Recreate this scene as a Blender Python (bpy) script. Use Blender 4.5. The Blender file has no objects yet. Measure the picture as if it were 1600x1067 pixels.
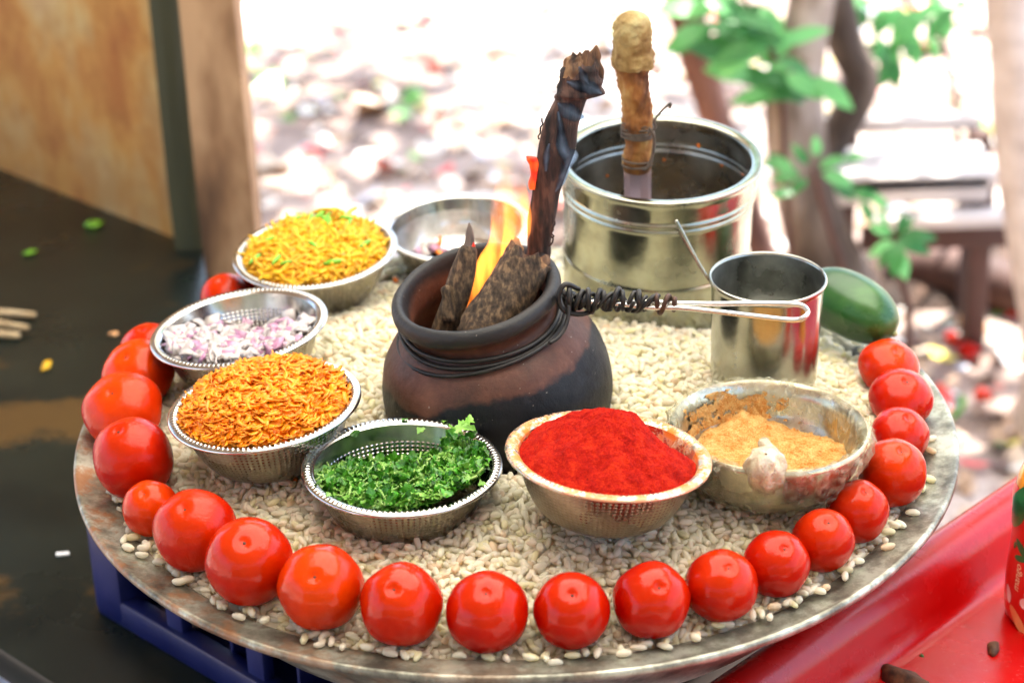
import bpy, bmesh, math, random
import numpy as np
from mathutils import Vector, Matrix, Euler, noise as mn
R = math.radians
random.seed(7)
rng = np.random.default_rng(7)
scene = bpy.context.scene

# ------------------------------------------------------------------ camera
FPX = 3350.0
PITCH = math.atan(1573 / FPX)
ROLL = R(2.08)
CAM = Vector((0, -1.513, 0.785))
fw = Vector((0, math.cos(PITCH), -math.sin(PITCH)))
rt0 = Vector((1, 0, 0))
up0 = Vector((0, math.sin(PITCH), math.cos(PITCH)))
rt = rt0 * math.cos(ROLL) - up0 * math.sin(ROLL)
up = up0 * math.cos(ROLL) + rt0 * math.sin(ROLL)
cd = bpy.data.cameras.new("camera")
cam = bpy.data.objects.new("camera", cd)
scene.collection.objects.link(cam)
cam.matrix_world = Matrix(((rt.x, up.x, -fw.x, CAM.x), (rt.y, up.y, -fw.y, CAM.y), (rt.z, up.z, -fw.z, CAM.z), (0, 0, 0, 1)))
cd.sensor_width = 36
cd.lens = FPX / 1600 * 36
cd.clip_end = 500
cd.clip_start = 0.05
cd.dof.use_dof = True
cd.dof.focus_distance = 1.545
cd.dof.aperture_fstop = 5.2
scene.camera = cam

# ------------------------------------------------------------------ light
SUN_EL, SUN_AZ = R(64), R(38)        # azimuth measured from +Y towards +X
world = bpy.data.worlds.new("World")
scene.world = world
world.use_nodes = True
wn = world.node_tree
wn.nodes.clear()
wo = wn.nodes.new("ShaderNodeOutputWorld")
wb = wn.nodes.new("ShaderNodeBackground")
sky = wn.nodes.new("ShaderNodeTexSky")
sky.sky_type = 'NISHITA'
sky.sun_disc = False
sky.sun_elevation = SUN_EL
sky.sun_rotation = SUN_AZ
sky.dust_density = 2.5
wb.inputs[1].default_value = 0.13
wn.links.new(sky.outputs[0], wb.inputs[0])
wn.links.new(wb.outputs[0], wo.inputs[0])
sd = bpy.data.lights.new("sun", 'SUN')
sd.energy = 5.0
sd.angle = R(0.5)
sd.color = (1.0, 0.94, 0.85)
sun = bpy.data.objects.new("sun", sd)
scene.collection.objects.link(sun)
sdir = Vector((math.cos(SUN_EL) * math.sin(SUN_AZ), math.cos(SUN_EL) * math.cos(SUN_AZ), math.sin(SUN_EL)))
sun.rotation_euler = sdir.to_track_quat('Z', 'Y').to_euler()
sun.location = sdir * 6
vs = scene.view_settings
vs.view_transform = 'Standard'
vs.look = 'None'
vs.gamma = 1
vs.use_curve_mapping = False
vs.exposure = 2.4
scene.render.engine = 'CYCLES'
cy = scene.cycles
cy.use_denoising = True
cy.max_bounces = 8
cy.diffuse_bounces = 6
cy.glossy_bounces = 4
cy.transmission_bounces = 6
cy.transparent_max_bounces = 12
cy.sample_clamp_indirect = 6
cy.caustics_reflective = False
cy.caustics_refractive = False
cy.volume_bounces = 2
cy.volume_step_rate = 2.0
cy.volume_max_steps = 96

# ------------------------------------------------------------------ helpers
def ray(x, y):
    return fw + rt * ((x - 800) / FPX) - up * ((y - 533.5) / FPX)
def atY(x, y, Y):
    d = ray(x, y); return CAM + d * ((Y - CAM.y) / d.y)
def atZ(x, y, Z):
    d = ray(x, y); return CAM + d * ((Z - CAM.z) / d.z)
def pxm(p):                                   # metres per picture pixel at a place
    return (Vector(p) - CAM).dot(fw) / FPX

def link(o, parent=None):
    scene.collection.objects.link(o)
    if parent is not None:
        o.parent = parent
    return o
def tag(o, label=None, cat=None, group=None, kind=None):
    if label: o['label'] = label
    if cat: o['category'] = cat
    if group: o['group'] = group
    if kind: o['kind'] = kind
    return o
def thing(name, label, cat, loc=(0, 0, 0), rot=None, group=None):
    o = bpy.data.objects.new(name, None)
    o.empty_display_size = 0.02
    link(o)
    o.location = loc
    if rot is not None: o.rotation_euler = rot
    return tag(o, label, cat, group)
def mesh(name, V, F, mat, parent=None, smooth=True, uv=None, loc=None):
    me = bpy.data.meshes.new(name)
    me.from_pydata([tuple(v) for v in V], [], [tuple(f) for f in F])
    if smooth: me.polygons.foreach_set('use_smooth', [True] * len(me.polygons))
    if uv is not None:
        lay = me.uv_layers.new(name='UVMap')
        li = np.empty(len(me.loops), dtype=np.int32)
        me.loops.foreach_get('vertex_index', li)
        lay.data.foreach_set('uv', np.asarray(uv, dtype=np.float32)[li].ravel())
    me.materials.append(mat)
    me.update()
    o = bpy.data.objects.new(name, me)
    if loc is not None: o.location = loc
    return link(o, parent)
def copy_of(o, parent=None):
    c = o.copy(); link(c); c.parent = parent; return c

def box_vf(c, s, rot=None):
    V = []
    for z in (-1, 1):
        for x, y in ((-1, -1), (1, -1), (1, 1), (-1, 1)):
            v = Vector((x * s[0] / 2, y * s[1] / 2, z * s[2] / 2))
            if rot is not None: v = rot @ v
            V.append(v + Vector(c))
    F = [(0, 3, 2, 1), (4, 5, 6, 7), (0, 1, 5, 4), (1, 2, 6, 5), (2, 3, 7, 6), (3, 0, 4, 7)]
    return V, F
def join_vf(parts):
    V, F = [], []
    for v, f in parts:
        n = len(V); V += [tuple(a) for a in v]; F += [tuple(i + n for i in q) for q in f]
    return V, F
def rbox(name, c, s, mat, parent=None, bev=0.004, rot=None, seg=2):
    V, F = box_vf((0, 0, 0), s)
    o = mesh(name, V, F, mat, parent, smooth=True)
    bm = bmesh.new(); bm.from_mesh(o.data)
    bmesh.ops.recalc_face_normals(bm, faces=bm.faces)
    bmesh.ops.bevel(bm, geom=bm.edges[:] , offset=bev, segments=seg, profile=0.5, affect='EDGES')
    bm.to_mesh(o.data); bm.free()
    o.data.polygons.foreach_set('use_smooth', [True] * len(o.data.polygons))
    try: o.data.set_sharp_from_angle(angle=R(40))
    except Exception: pass
    o.location = c
    if rot is not None: o.rotation_euler = rot
    return o

def lathe_vf(prof, n=96, disp=None, closed=False):
    """prof: list of (r, z). Returns V, F, UV (u = turn, v = length along profile)."""
    V, UV, F = [], [], []
    L = [0]
    for i in range(1, len(prof)):
        L.append(L[-1] + math.dist(prof[i], prof[i - 1]))
    for i, (r, z) in enumerate(prof):
        for k in range(n + 1):
            a = 2 * math.pi * k / n
            x, y, zz = r * math.cos(a), r * math.sin(a), z
            if disp: x, y, zz = disp(i, a, x, y, zz)
            V.append((x, y, zz)); UV.append((k / n, L[i]))
    for i in range(len(prof) - 1):
        for k in range(n):
            a, b = i * (n + 1) + k, i * (n + 1) + k + 1
            F.append((a, b, b + n + 1, a + n + 1))
    return V, F, UV
def weld(o, d=1e-5, recalc=False):
    bm = bmesh.new(); bm.from_mesh(o.data)
    bmesh.ops.remove_doubles(bm, verts=bm.verts, dist=d)
    if recalc: bmesh.ops.recalc_face_normals(bm, faces=bm.faces)
    bm.to_mesh(o.data); bm.free()
    return o
def spline(pts, m=8):
    """Catmull-Rom through pts (tuples of any length)."""
    P = [np.array(p, float) for p in pts]
    P = [2 * P[0] - P[1]] + P + [2 * P[-1] - P[-2]]
    out = []
    for i in range(1, len(P) - 2):
        for k in range(m):
            t = k / m
            out.append(0.5 * ((2 * P[i]) + (-P[i-1] + P[i+1]) * t + (2*P[i-1] - 5*P[i] + 4*P[i+1] - P[i+2]) * t*t + (-P[i-1] + 3*P[i] - 3*P[i+1] + P[i+2]) * t**3))
    out.append(P[-2])
    return out
def tube_vf(pts, rad, n=8, flat=1.0, disp=None, closed=False, flatdir=None):
    """pts list of vectors, rad number or list."""
    pts = [Vector(p[:3]) for p in pts]
    m = len(pts)
    rr = rad if hasattr(rad, '__len__') else [rad] * m
    V, F = [], []
    nrm = None
    for i, p in enumerate(pts):
        t = (pts[min(i + 1, m - 1)] - pts[max(i - 1, 0)])
        if closed: t = pts[(i + 1) % m] - pts[i - 1]
        t = t.normalized() if t.length > 1e-9 else Vector((0, 0, 1))
        if nrm is None:
            nrm = Vector(flatdir) if flatdir is not None else (Vector((0, 1, 0)) if abs(t.y) < 0.9 else Vector((1, 0, 0)))
        nrm = (nrm - t * nrm.dot(t)).normalized()
        b = t.cross(nrm)
        for k in range(n):
            a = 2 * math.pi * k / n
            r = rr[i]
            if disp: r *= disp(i, k, p)
            V.append(p + b * (math.cos(a) * r) + nrm * (math.sin(a) * r * flat))
    for i in range(m - 1 if not closed else m):
        j = (i + 1) % m
        for k in range(n):
            F.append((i * n + k, i * n + (k + 1) % n, j * n + (k + 1) % n, j * n + k))
    if not closed:
        F.append(tuple(range(n - 1, -1, -1)))
        F.append(tuple(range((m - 1) * n, m * n)))
    return V, F
def tube(name, pts, rad, mat, parent=None, n=8, sm=0, **kw):
    if sm: pts = spline(pts, sm)
    if sm and hasattr(rad, '__len__') and len(rad) != len(pts):
        rad = list(np.interp(np.linspace(0, 1, len(pts)), np.linspace(0, 1, len(rad)), rad))
    V, F = tube_vf(pts, rad, n, **kw)
    return mesh(name, V, F, mat, parent)
def rel(p, o):                                # world point -> local of an unrotated thing
    return Vector(p) - Vector(o.location)

# ------------------------------------------------------------------ materials
def nn(nt, typ, **kw):
    n = nt.nodes.new(typ)
    for k, v in kw.items(): setattr(n, k, v)
    return n
def base_mat(name):
    m = bpy.data.materials.new(name); m.use_nodes = True
    nt = m.node_tree
    return m, nt, nt.nodes['Principled BSDF'], nt.nodes['Material Output']
def c4(c): return (c[0], c[1], c[2], 1)
def noise_tex(nt, co, scale, detail=4, rough=0.55, dist=0.0):
    t = nn(nt, 'ShaderNodeTexNoise')
    t.inputs['Scale'].default_value = scale
    t.inputs['Detail'].default_value = detail
    t.inputs['Roughness'].default_value = rough
    t.inputs['Distortion'].default_value = dist
    nt.links.new(co, t.inputs['Vector'])
    return t.outputs['Fac']
def ramp(nt, fac, stops, mode='LINEAR'):
    r = nn(nt, 'ShaderNodeValToRGB')
    r.color_ramp.interpolation = mode
    e = r.color_ramp.elements
    e[0].position, e[0].color = stops[0][0], c4(stops[0][1])
    e[1].position, e[1].color = stops[-1][0], c4(stops[-1][1])
    for p, c in stops[1:-1]:
        x = e.new(p); x.color = c4(c)
    nt.links.new(fac, r.inputs[0])
    return r.outputs[0]
def mixc(nt, fac, a, b, typ='MIX'):
    m = nn(nt, 'ShaderNodeMix', data_type='RGBA', blend_type=typ)
    for sock, v in ((m.inputs['Factor'], fac), (m.inputs['A'], a), (m.inputs['B'], b)):
        if isinstance(v, (int, float)): sock.default_value = v
        elif isinstance(v, (tuple, list)): sock.default_value = c4(v)
        else: nt.links.new(v, sock)
    return m.outputs['Result']
def math_n(nt, op, a, b=None, clamp=False):
    m = nn(nt, 'ShaderNodeMath', operation=op); m.use_clamp = clamp
    for i, v in enumerate((a, b)):
        if v is None: continue
        if isinstance(v, (int, float)): m.inputs[i].default_value = v
        else: nt.links.new(v, m.inputs[i])
    return m.outputs[0]
def coords(nt, kind='Object'):
    return nn(nt, 'ShaderNodeTexCoord').outputs[kind]
def stretch(nt, co, s):
    m = nn(nt, 'ShaderNodeMapping'); m.inputs['Scale'].default_value = s
    nt.links.new(co, m.inputs['Vector']); return m.outputs[0]
def bump(nt, b, h, strength, dist=0.001):
    n = nn(nt, 'ShaderNodeBump'); n.inputs['Strength'].default_value = strength
    n.inputs['Distance'].default_value = dist
    nt.links.new(h, n.inputs['Height']); nt.links.new(n.outputs[0], b.inputs['Normal'])
    return n
def pmat(name, stops, scale=20, rough=0.5, metal=0, bscale=None, bstr=0.3, bdist=0.001, rvar=None, coord='Object', st=None, sss=0, sssr=(1, .3, .2), coat=0, spec=None, rand=0, detail=4, trans=0, ior=None):
    m, nt, b, out = base_mat(name)
    co = coords(nt, coord)
    if st: co = stretch(nt, co, st)
    if len(stops) == 1:
        col = None; b.inputs['Base Color'].default_value = c4(stops[0][1])
    else:
        col = ramp(nt, noise_tex(nt, co, scale, detail), stops)
    if rand:
        oi = nn(nt, 'ShaderNodeObjectInfo')
        hs = nn(nt, 'ShaderNodeHueSaturation')
        v = math_n(nt, 'MULTIPLY_ADD', oi.outputs['Random'], rand); v.node.inputs[2].default_value = 1 - rand / 2
        nt.links.new(v, hs.inputs['Value'])
        if col is None: hs.inputs['Color'].default_value = c4(stops[0][1])
        else: nt.links.new(col, hs.inputs['Color'])
        col = hs.outputs[0]
    if col is not None: nt.links.new(col, b.inputs['Base Color'])
    b.inputs['Roughness'].default_value = rough
    if rvar:
        rv = noise_tex(nt, co, rvar[0], 5)
        mr = nn(nt, 'ShaderNodeMapRange'); mr.inputs['To Min'].default_value = rvar[1]; mr.inputs['To Max'].default_value = rvar[2]
        mr.inputs['From Min'].default_value = .3; mr.inputs['From Max'].default_value = .7
        nt.links.new(rv, mr.inputs['Value']); nt.links.new(mr.outputs[0], b.inputs['Roughness'])
    b.inputs['Metallic'].default_value = metal
    if bscale: bump(nt, b, noise_tex(nt, co, bscale, 5, .6), bstr, bdist)
    if sss:
        b.inputs['Subsurface Weight'].default_value = sss
        b.inputs['Subsurface Radius'].default_value = sssr
        b.inputs['Subsurface Scale'].default_value = 0.004
    if coat: b.inputs['Coat Weight'].default_value = coat; b.inputs['Coat Roughness'].default_value = 0.08
    if spec is not None: b.inputs['Specular IOR Level'].default_value = spec
    if trans: b.inputs['Transmission Weight'].default_value = trans
    if ior: b.inputs['IOR'].default_value = ior
    return m

M = {}
# ---- ground
m, nt, b, _ = base_mat('ground_sand')
co = coords(nt)
base = ramp(nt, noise_tex(nt, co, 1.7, 6, .6), [(.36, (.24, .17, .14)), (.5, (.44, .35, .31)), (.64, (.68, .61, .56))])
spots = ramp(nt, noise_tex(nt, co, 14, 5, .7), [(.42, (.55, .5, .47)), (.6, (1, 1, 1))])
nt.links.new(mixc(nt, .8, base, spots, 'MULTIPLY'), b.inputs['Base Color'])
b.inputs['Roughness'].default_value = .9
bump(nt, b, noise_tex(nt, co, 30, 6, .7), .6, .02)
M['ground'] = m
M['wall'] = None
m, nt, b, _ = base_mat('stained_plaster')
co = coords(nt)
c1 = ramp(nt, noise_tex(nt, stretch(nt, co, (1, 1, .55)), 6.5, 6, .62), [(.36, (.34, .12, .018)), (.46, (.52, .28, .06)), (.54, (.52, .38, .15)), (.66, (.56, .48, .28))])
c2 = ramp(nt, noise_tex(nt, co, 22, 5), [(.4, (.75, .66, .55)), (.55, (1, 1, 1))])
sx = nn(nt, 'ShaderNodeSeparateXYZ'); nt.links.new(co, sx.inputs[0])
low = math_n(nt, 'MULTIPLY_ADD', sx.outputs['Z'], -2.2, True); low.node.inputs[2].default_value = .35
lown = math_n(nt, 'MULTIPLY', low, noise_tex(nt, co, 9, 5), True)
nt.links.new(mixc(nt, lown, mixc(nt, .8, c1, c2, 'MULTIPLY'), (.42, .17, .05)), b.inputs['Base Color'])
b.inputs['Roughness'].default_value = .75
bump(nt, b, noise_tex(nt, co, 40, 6), .3, .004)
M['wall'] = m
M['green_jamb'] = pmat('olive_painted_wood', [(.3, (.045, .05, .028)), (.7, (.085, .09, .05))], 12, .6, st=(1, 1, .2), bscale=30)
M['post'] = pmat('brown_plank_wood', [(.40, (.075, .038, .018)), (.5, (.21, .115, .055)), (.60, (.38, .24, .13))], 9, .8, st=(1, 1, .35), bscale=40, bstr=.5, bdist=.003)
m, nt, b, _ = base_mat('dark_tabletop')
co = coords(nt)
rust = ramp(nt, noise_tex(nt, co, 4.2, 6, .6), [(.57, (0, 0, 0)), (.64, (1, 1, 1))])
cc = ramp(nt, noise_tex(nt, co, 7, 5), [(.3, (.005, .008, .007)), (.7, (.014, .019, .015))])
nt.links.new(mixc(nt, math_n(nt, 'MULTIPLY', rust, .75), cc, (.10, .055, .018)), b.inputs['Base Color'])
mr = nn(nt, 'ShaderNodeMapRange'); mr.inputs['To Min'].default_value = .16; mr.inputs['To Max'].default_value = .42
nt.links.new(noise_tex(nt, co, 5, 6, .6), mr.inputs['Value']); nt.links.new(mr.outputs[0], b.inputs['Roughness'])
b.inputs['Specular IOR Level'].default_value = .22
bump(nt, b, noise_tex(nt, co, 60, 4), .08, .001)
M['table'] = m
M['blue_plastic'] = pmat('blue_plastic', [(.35, (.003, .006, .06)), (.7, (.006, .012, .11))], 8, .4, rvar=(14, .3, .6), bscale=60, bstr=.15)
m, nt, b, _ = base_mat('red_plastic')
co = coords(nt)
c0 = ramp(nt, noise_tex(nt, co, 9, 5), [(.3, (.36, .0008, .0010)), (.7, (.48, .002, .0015))])
dirt = ramp(nt, noise_tex(nt, stretch(nt, co, (1, 1.0, .4)), 11, 8, .68, .4), [(.60, (0, 0, 0)), (.70, (1, 1, 1))])
scuff = ramp(nt, noise_tex(nt, co, 90, 5, .7), [(.62, (0, 0, 0)), (.72, (1, 1, 1))])
c1 = mixc(nt, math_n(nt, 'MULTIPLY', dirt, .6), c0, (.10, .012, .008))
nt.links.new(mixc(nt, math_n(nt, 'MULTIPLY', scuff, .12), c1, (.6, .4, .38)), b.inputs['Base Color'])
mr = nn(nt, 'ShaderNodeMapRange'); mr.inputs['To Min'].default_value = .14; mr.inputs['To Max'].default_value = .38
nt.links.new(noise_tex(nt, co, 18, 6, .6), mr.inputs['Value']); nt.links.new(mr.outputs[0], b.inputs['Roughness'])
b.inputs['Specular IOR Level'].default_value = .4
bump(nt, b, noise_tex(nt, co, 35, 5, .6), .25, .002)
M['red_plastic'] = m

# ---- metals
def steel(name, rough=.2, col=(.74, .73, .70), dots=False, dust=None, grime=.35):
    m, nt, b, _ = base_mat(name)
    co = coords(nt)
    n1 = noise_tex(nt, co, 38, 6, .65)
    c = ramp(nt, n1, [(.3, tuple(x * (1 - grime) for x in col)), (.62, col)])
    b.inputs['Metallic'].default_value = 1
    rr = nn(nt, 'ShaderNodeMapRange'); rr.inputs['To Min'].default_value = rough * .6; rr.inputs['To Max'].default_value = rough * 1.7
    rr.inputs['From Min'].default_value = .3; rr.inputs['From Max'].default_value = .7
    nt.links.new(noise_tex(nt, co, 25, 5), rr.inputs['Value']); nt.links.new(rr.outputs[0], b.inputs['Roughness'])
    if dust:
        uvs = coords(nt, 'UV'); s = nn(nt, 'ShaderNodeSeparateXYZ'); nt.links.new(uvs, s.inputs[0])
        d = nn(nt, 'ShaderNodeMapRange'); d.inputs['From Min'].default_value = dust[1]; d.inputs['From Max'].default_value = dust[2]
        nt.links.new(s.outputs['Y'], d.inputs['Value'])
        k = math_n(nt, 'MULTIPLY', d.outputs[0], ramp(nt, noise_tex(nt, co, 75, 7, .75), [(.42, (0, 0, 0)), (.54, (1, 1, 1))]), True)
        c = mixc(nt, k, c, dust[0])
        nt.links.new(math_n(nt, 'SUBTRACT', 1.0, k, True), b.inputs['Metallic'])
        ro = math_n(nt, 'MAXIMUM', rr.outputs[0], math_n(nt, 'MULTIPLY', k, .8)); nt.links.new(ro, b.inputs['Roughness'])
    nt.links.new(c, b.inputs['Base Color'])
    h = noise_tex(nt, co, 14, 3)
    if dots:
        uvs = coords(nt, 'UV')
        mp = stretch(nt, uvs, (96, 330, 1))
        fr = nn(nt, 'ShaderNodeVectorMath', operation='FRACTION'); nt.links.new(mp, fr.inputs[0])
        ds = nn(nt, 'ShaderNodeVectorMath', operation='DISTANCE'); nt.links.new(fr.outputs[0], ds.inputs[0]); ds.inputs[1].default_value = (.5, .5, 0)
        dd = math_n(nt, 'SUBTRACT', 1.0, math_n(nt, 'MULTIPLY', ds.outputs['Value'], 2.6), True)
        s = nn(nt, 'ShaderNodeSeparateXYZ'); nt.links.new(uvs, s.inputs[0])
        win = math_n(nt, 'MULTIPLY', math_n(nt, 'GREATER_THAN', s.outputs['Y'], dots[0]), math_n(nt, 'LESS_THAN', s.outputs['Y'], dots[1]))
        h2 = math_n(nt, 'MULTIPLY', dd, win)
        h = math_n(nt, 'ADD', math_n(nt, 'MULTIPLY', h, .25), h2)
        bump(nt, b, h, .55, .0012)
    else:
        h = math_n(nt, 'ADD', h, math_n(nt, 'MULTIPLY', noise_tex(nt, co, 45, 3), .3))
        bump(nt, b, h, .22, .0035)
    return m
M['bowl'] = steel('stamped_steel', .16, (.62, .61, .58), dots=(.012, .040))
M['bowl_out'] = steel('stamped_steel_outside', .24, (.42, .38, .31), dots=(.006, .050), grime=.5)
M['chili_bowl'] = steel('powder_dusted_steel', .25, (.72, .66, .52), dots=(.012, .040), dust=((.62, .17, .015), .026, .002))
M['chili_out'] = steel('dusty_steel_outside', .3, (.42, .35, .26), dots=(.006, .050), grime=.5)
M['pot_steel'] = steel('pot_steel', .20, (.40, .41, .33), grime=.4)
M['dull_steel'] = steel('dull_steel_inside', .30, (.50, .51, .47), grime=.5)
M['cup_steel'] = steel('cup_steel', .19, (.42, .42, .37), grime=.25)
M['film_bowl'] = steel('brassy_dull_steel', .26, (.66, .62, .50), grime=.5)
M['rod'] = steel('steel_rod', .18, (.75, .73, .7), grime=.2)
# aluminium tray: grey, with brown and rusty stains that have their own shapes
m, nt, b, _ = base_mat('stained_aluminium')
co = coords(nt)
n1 = noise_tex(nt, co, 26, 8, .72)
n2 = noise_tex(nt, co, 7, 5, .6)
al = ramp(nt, n1, [(.38, (.09, .085, .065)), (.5, (.24, .24, .19)), (.6, (.44, .46, .38))])
sx = nn(nt, 'ShaderNodeSeparateXYZ'); nt.links.new(co, sx.inputs[0])
side = nn(nt, 'ShaderNodeMapRange'); side.inputs['From Min'].default_value = .12; side.inputs['From Max'].default_value = -.3
side.inputs['To Min'].default_value = .0; side.inputs['To Max'].default_value = 1
nt.links.new(sx.outputs['X'], side.inputs['Value'])
st = math_n(nt, 'MULTIPLY', side.outputs[0], ramp(nt, noise_tex(nt, co, 17, 8, .75), [(.47, (0, 0, 0)), (.55, (1, 1, 1))]), True)
al2 = mixc(nt, math_n(nt, 'MULTIPLY', st, .85), al, (.24, .085, .018))
dk = ramp(nt, noise_tex(nt, co, 75, 7, .75), [(.60, (0, 0, 0)), (.68, (1, 1, 1))])
al3 = mixc(nt, math_n(nt, 'MULTIPLY', dk, .6), al2, (.07, .055, .035))
nt.links.new(al3, b.inputs['Base Color'])
nt.links.new(math_n(nt, 'MULTIPLY_ADD', st, -.5), b.inputs['Metallic'])
b.inputs['Metallic'].links[0].from_node.inputs[2].default_value = .6
b.inputs['Roughness'].default_value = .38
bump(nt, b, noise_tex(nt, co, 60, 7, .7), .4, .0012)
M['tray'] = m
# ---- clay pot
m, nt, b, _ = base_mat('sooty_clay')
co = coords(nt)
sx = nn(nt, 'ShaderNodeSeparateXYZ'); nt.links.new(co, sx.inputs[0])
zz = math_n(nt, 'ADD', sx.outputs['Z'], math_n(nt, 'MULTIPLY', math_n(nt, 'SUBTRACT', noise_tex(nt, co, 11, 5, .6), .5), .050))
zz = math_n(nt, 'ADD', zz, math_n(nt, 'MULTIPLY', sx.outputs['X'], -.11))
zz = math_n(nt, 'ADD', zz, math_n(nt, 'MULTIPLY', sx.outputs['Y'], .12))
mr = nn(nt, 'ShaderNodeMapRange'); mr.interpolation_type = 'SMOOTHSTEP'
mr.inputs['From Min'].default_value = .028; mr.inputs['From Max'].default_value = .034
nt.links.new(zz, mr.inputs['Value'])
clay = ramp(nt, noise_tex(nt, co, 26, 6, .65), [(.3, (.030, .013, .009)), (.55, (.088, .034, .021)), (.72, (.15, .062, .038))])
soot = ramp(nt, noise_tex(nt, co, 18, 6, .65), [(.35, (.002, .0022, .003)), (.6, (.006, .0065, .009)), (.75, (.022, .024, .032))])
cc = mixc(nt, mr.outputs[0], soot, clay)
mr2 = nn(nt, 'ShaderNodeMapRange'); mr2.inputs['From Min'].default_value = .076; mr2.inputs['From Max'].default_value = .084
zr = math_n(nt, 'ADD', sx.outputs['Z'], math_n(nt, 'MULTIPLY', math_n(nt, 'SUBTRACT', noise_tex(nt, co, 30, 4), .5), .02))
nt.links.new(zr, mr2.inputs['Value'])
cc = mixc(nt, mr2.outputs[0], cc, (.014, .014, .015))
fl = ramp(nt, noise_tex(nt, co, 260, 2, .5), [(.745, (0, 0, 0)), (.76, (1, 1, 1))])
cc = mixc(nt, math_n(nt, 'MULTIPLY', fl, .6), cc, (.4, .36, .3))
nt.links.new(cc, b.inputs['Base Color'])
rr = nn(nt, 'ShaderNodeMapRange'); rr.inputs['To Min'].default_value = .36; rr.inputs['To Max'].default_value = .62
b.inputs['Specular IOR Level'].default_value = .32
nt.links.new(noise_tex(nt, co, 30, 5), rr.inputs['Value']); nt.links.new(rr.outputs[0], b.inputs['Roughness'])
bump(nt, b, noise_tex(nt, co, 70, 7, .72), .6, .0018)
M['clay'] = m
M['black_wire'] = pmat('charred_wire', [(.3, (.010, .010, .011)), (.7, (.03, .028, .026))], 80, .45, .4, bscale=300, bstr=.3, bdist=.0004)
M['rusty_wire'] = pmat('rusty_wire', [(.3, (.035, .018, .012)), (.7, (.12, .055, .03))], 120, .5, .5, bscale=300)
# ---- wood
def bark(name, stops, sc=60, bs=.8, st=(1, 1, .22), rough=.85):
    return pmat(name, stops, sc, rough, st=st, bscale=130, bstr=bs, bdist=.0022, detail=7)
M['bark_dark'] = bark('charred_bark', [(.38, (.006, .004, .004)), (.5, (.030, .014, .011)), (.62, (.085, .042, .030))], 170, 1.0)
M['bark_log'] = bark('speckled_bark', [(.34, (.018, .012, .008)), (.52, (.075, .048, .028)), (.62, (.17, .11, .06))], 300, 1.0, (1, 1, .45))
M['broken_wood'] = bark('broken_wood', [(.38, (.02, .010, .006)), (.5, (.10, .05, .024)), (.62, (.26, .15, .075))], 90)
M['ash_wood'] = bark('ashy_wood', [(.3, (.05, .04, .035)), (.6, (.18, .14, .12)), (.75, (.34, .28, .25))], 120)
m, nt, b, _ = base_mat('glowing_ember')
co = coords(nt)
e = ramp(nt, noise_tex(nt, co, 130, 5, .6), [(.4, (.5, .012, .0)), (.62, (1.0, .10, .01))])
b.inputs['Base Color'].default_value = (.1, .01, .005, 1)
nt.links.new(e, b.inputs['Emission Color']); b.inputs['Emission Strength'].default_value = .32
M['ember'] = m
# ---- foods
def tomato_mat(name, a, bcol, orange, rough=.17):
    m, nt, b, _ = base_mat(name)
    co = coords(nt)
    oi = nn(nt, 'ShaderNodeObjectInfo')
    ofs = nn(nt, 'ShaderNodeVectorMath', operation='ADD'); nt.links.new(co, ofs.inputs[0]); nt.links.new(oi.outputs['Random'], ofs.inputs[1])
    c = ramp(nt, noise_tex(nt, ofs.outputs[0], 1.3, 4), [(.35, a), (.65, bcol)])
    sx = nn(nt, 'ShaderNodeSeparateXYZ'); nt.links.new(co, sx.inputs[0])
    k = nn(nt, 'ShaderNodeMapRange'); k.inputs['From Min'].default_value = .35; k.inputs['From Max'].default_value = 1.0
    k.inputs['To Max'].default_value = .38
    nt.links.new(sx.outputs['Z'], k.inputs['Value'])
    c = mixc(nt, k.outputs[0], c, orange)
    fl = ramp(nt, noise_tex(nt, ofs.outputs[0], 34, 1), [(.70, (0, 0, 0)), (.73, (1, 1, 1))])
    c = mixc(nt, math_n(nt, 'MULTIPLY', fl, .10), c, (.8, .3, .1))
    hs = nn(nt, 'ShaderNodeHueSaturation'); nt.links.new(c, hs.inputs['Color'])
    hv = math_n(nt, 'MULTIPLY_ADD', oi.outputs['Random'], .3); hv.node.inputs[2].default_value = .86; nt.links.new(hv, hs.inputs['Value'])
    hh = math_n(nt, 'MULTIPLY_ADD', oi.outputs['Random'], .007); hh.node.inputs[2].default_value = .4985; nt.links.new(hh, hs.inputs['Hue'])
    c = hs.outputs[0]
    nt.links.new(c, b.inputs['Base Color'])
    rr = nn(nt, 'ShaderNodeMapRange'); rr.inputs['To Min'].default_value = rough * .75; rr.inputs['To Max'].default_value = rough * 1.9
    nt.links.new(noise_tex(nt, ofs.outputs[0], 2.2, 5), rr.inputs['Value']); nt.links.new(rr.outputs[0], b.inputs['Roughness'])
    b.inputs['Subsurface Weight'].default_value = .15
    b.inputs['Subsurface Radius'].default_value = (1, .12, .05)
    b.inputs['Subsurface Scale'].default_value = .005
    b.inputs['Specular IOR Level'].default_value = .21
    bump(nt, b, noise_tex(nt, ofs.outputs[0], 2.6, 4), .25, .003)
    return m
M['tomato'] = tomato_mat('tomato_skin', (.38, .0042, .0004), (.52, .012, .0006), (.68, .055, .0012), .11)
M['tomato_soft'] = tomato_mat('wrinkled_tomato_skin', (.40, .0055, .0004), (.54, .015, .0006), (.68, .060, .0012), .13)
nt = M['tomato_soft'].node_tree; b = nt.nodes['Principled BSDF']
wv = noise_tex(nt, stretch(nt, coords(nt), (1, 1, .4)), 5.5, 4, .55, 1.4)
bump(nt, b, wv, .18, .0030)
M['scar'] = pmat('tomato_scar', [(.3, (.02, .008, .003)), (.7, (.09, .03, .012))], 300, .8)
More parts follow.
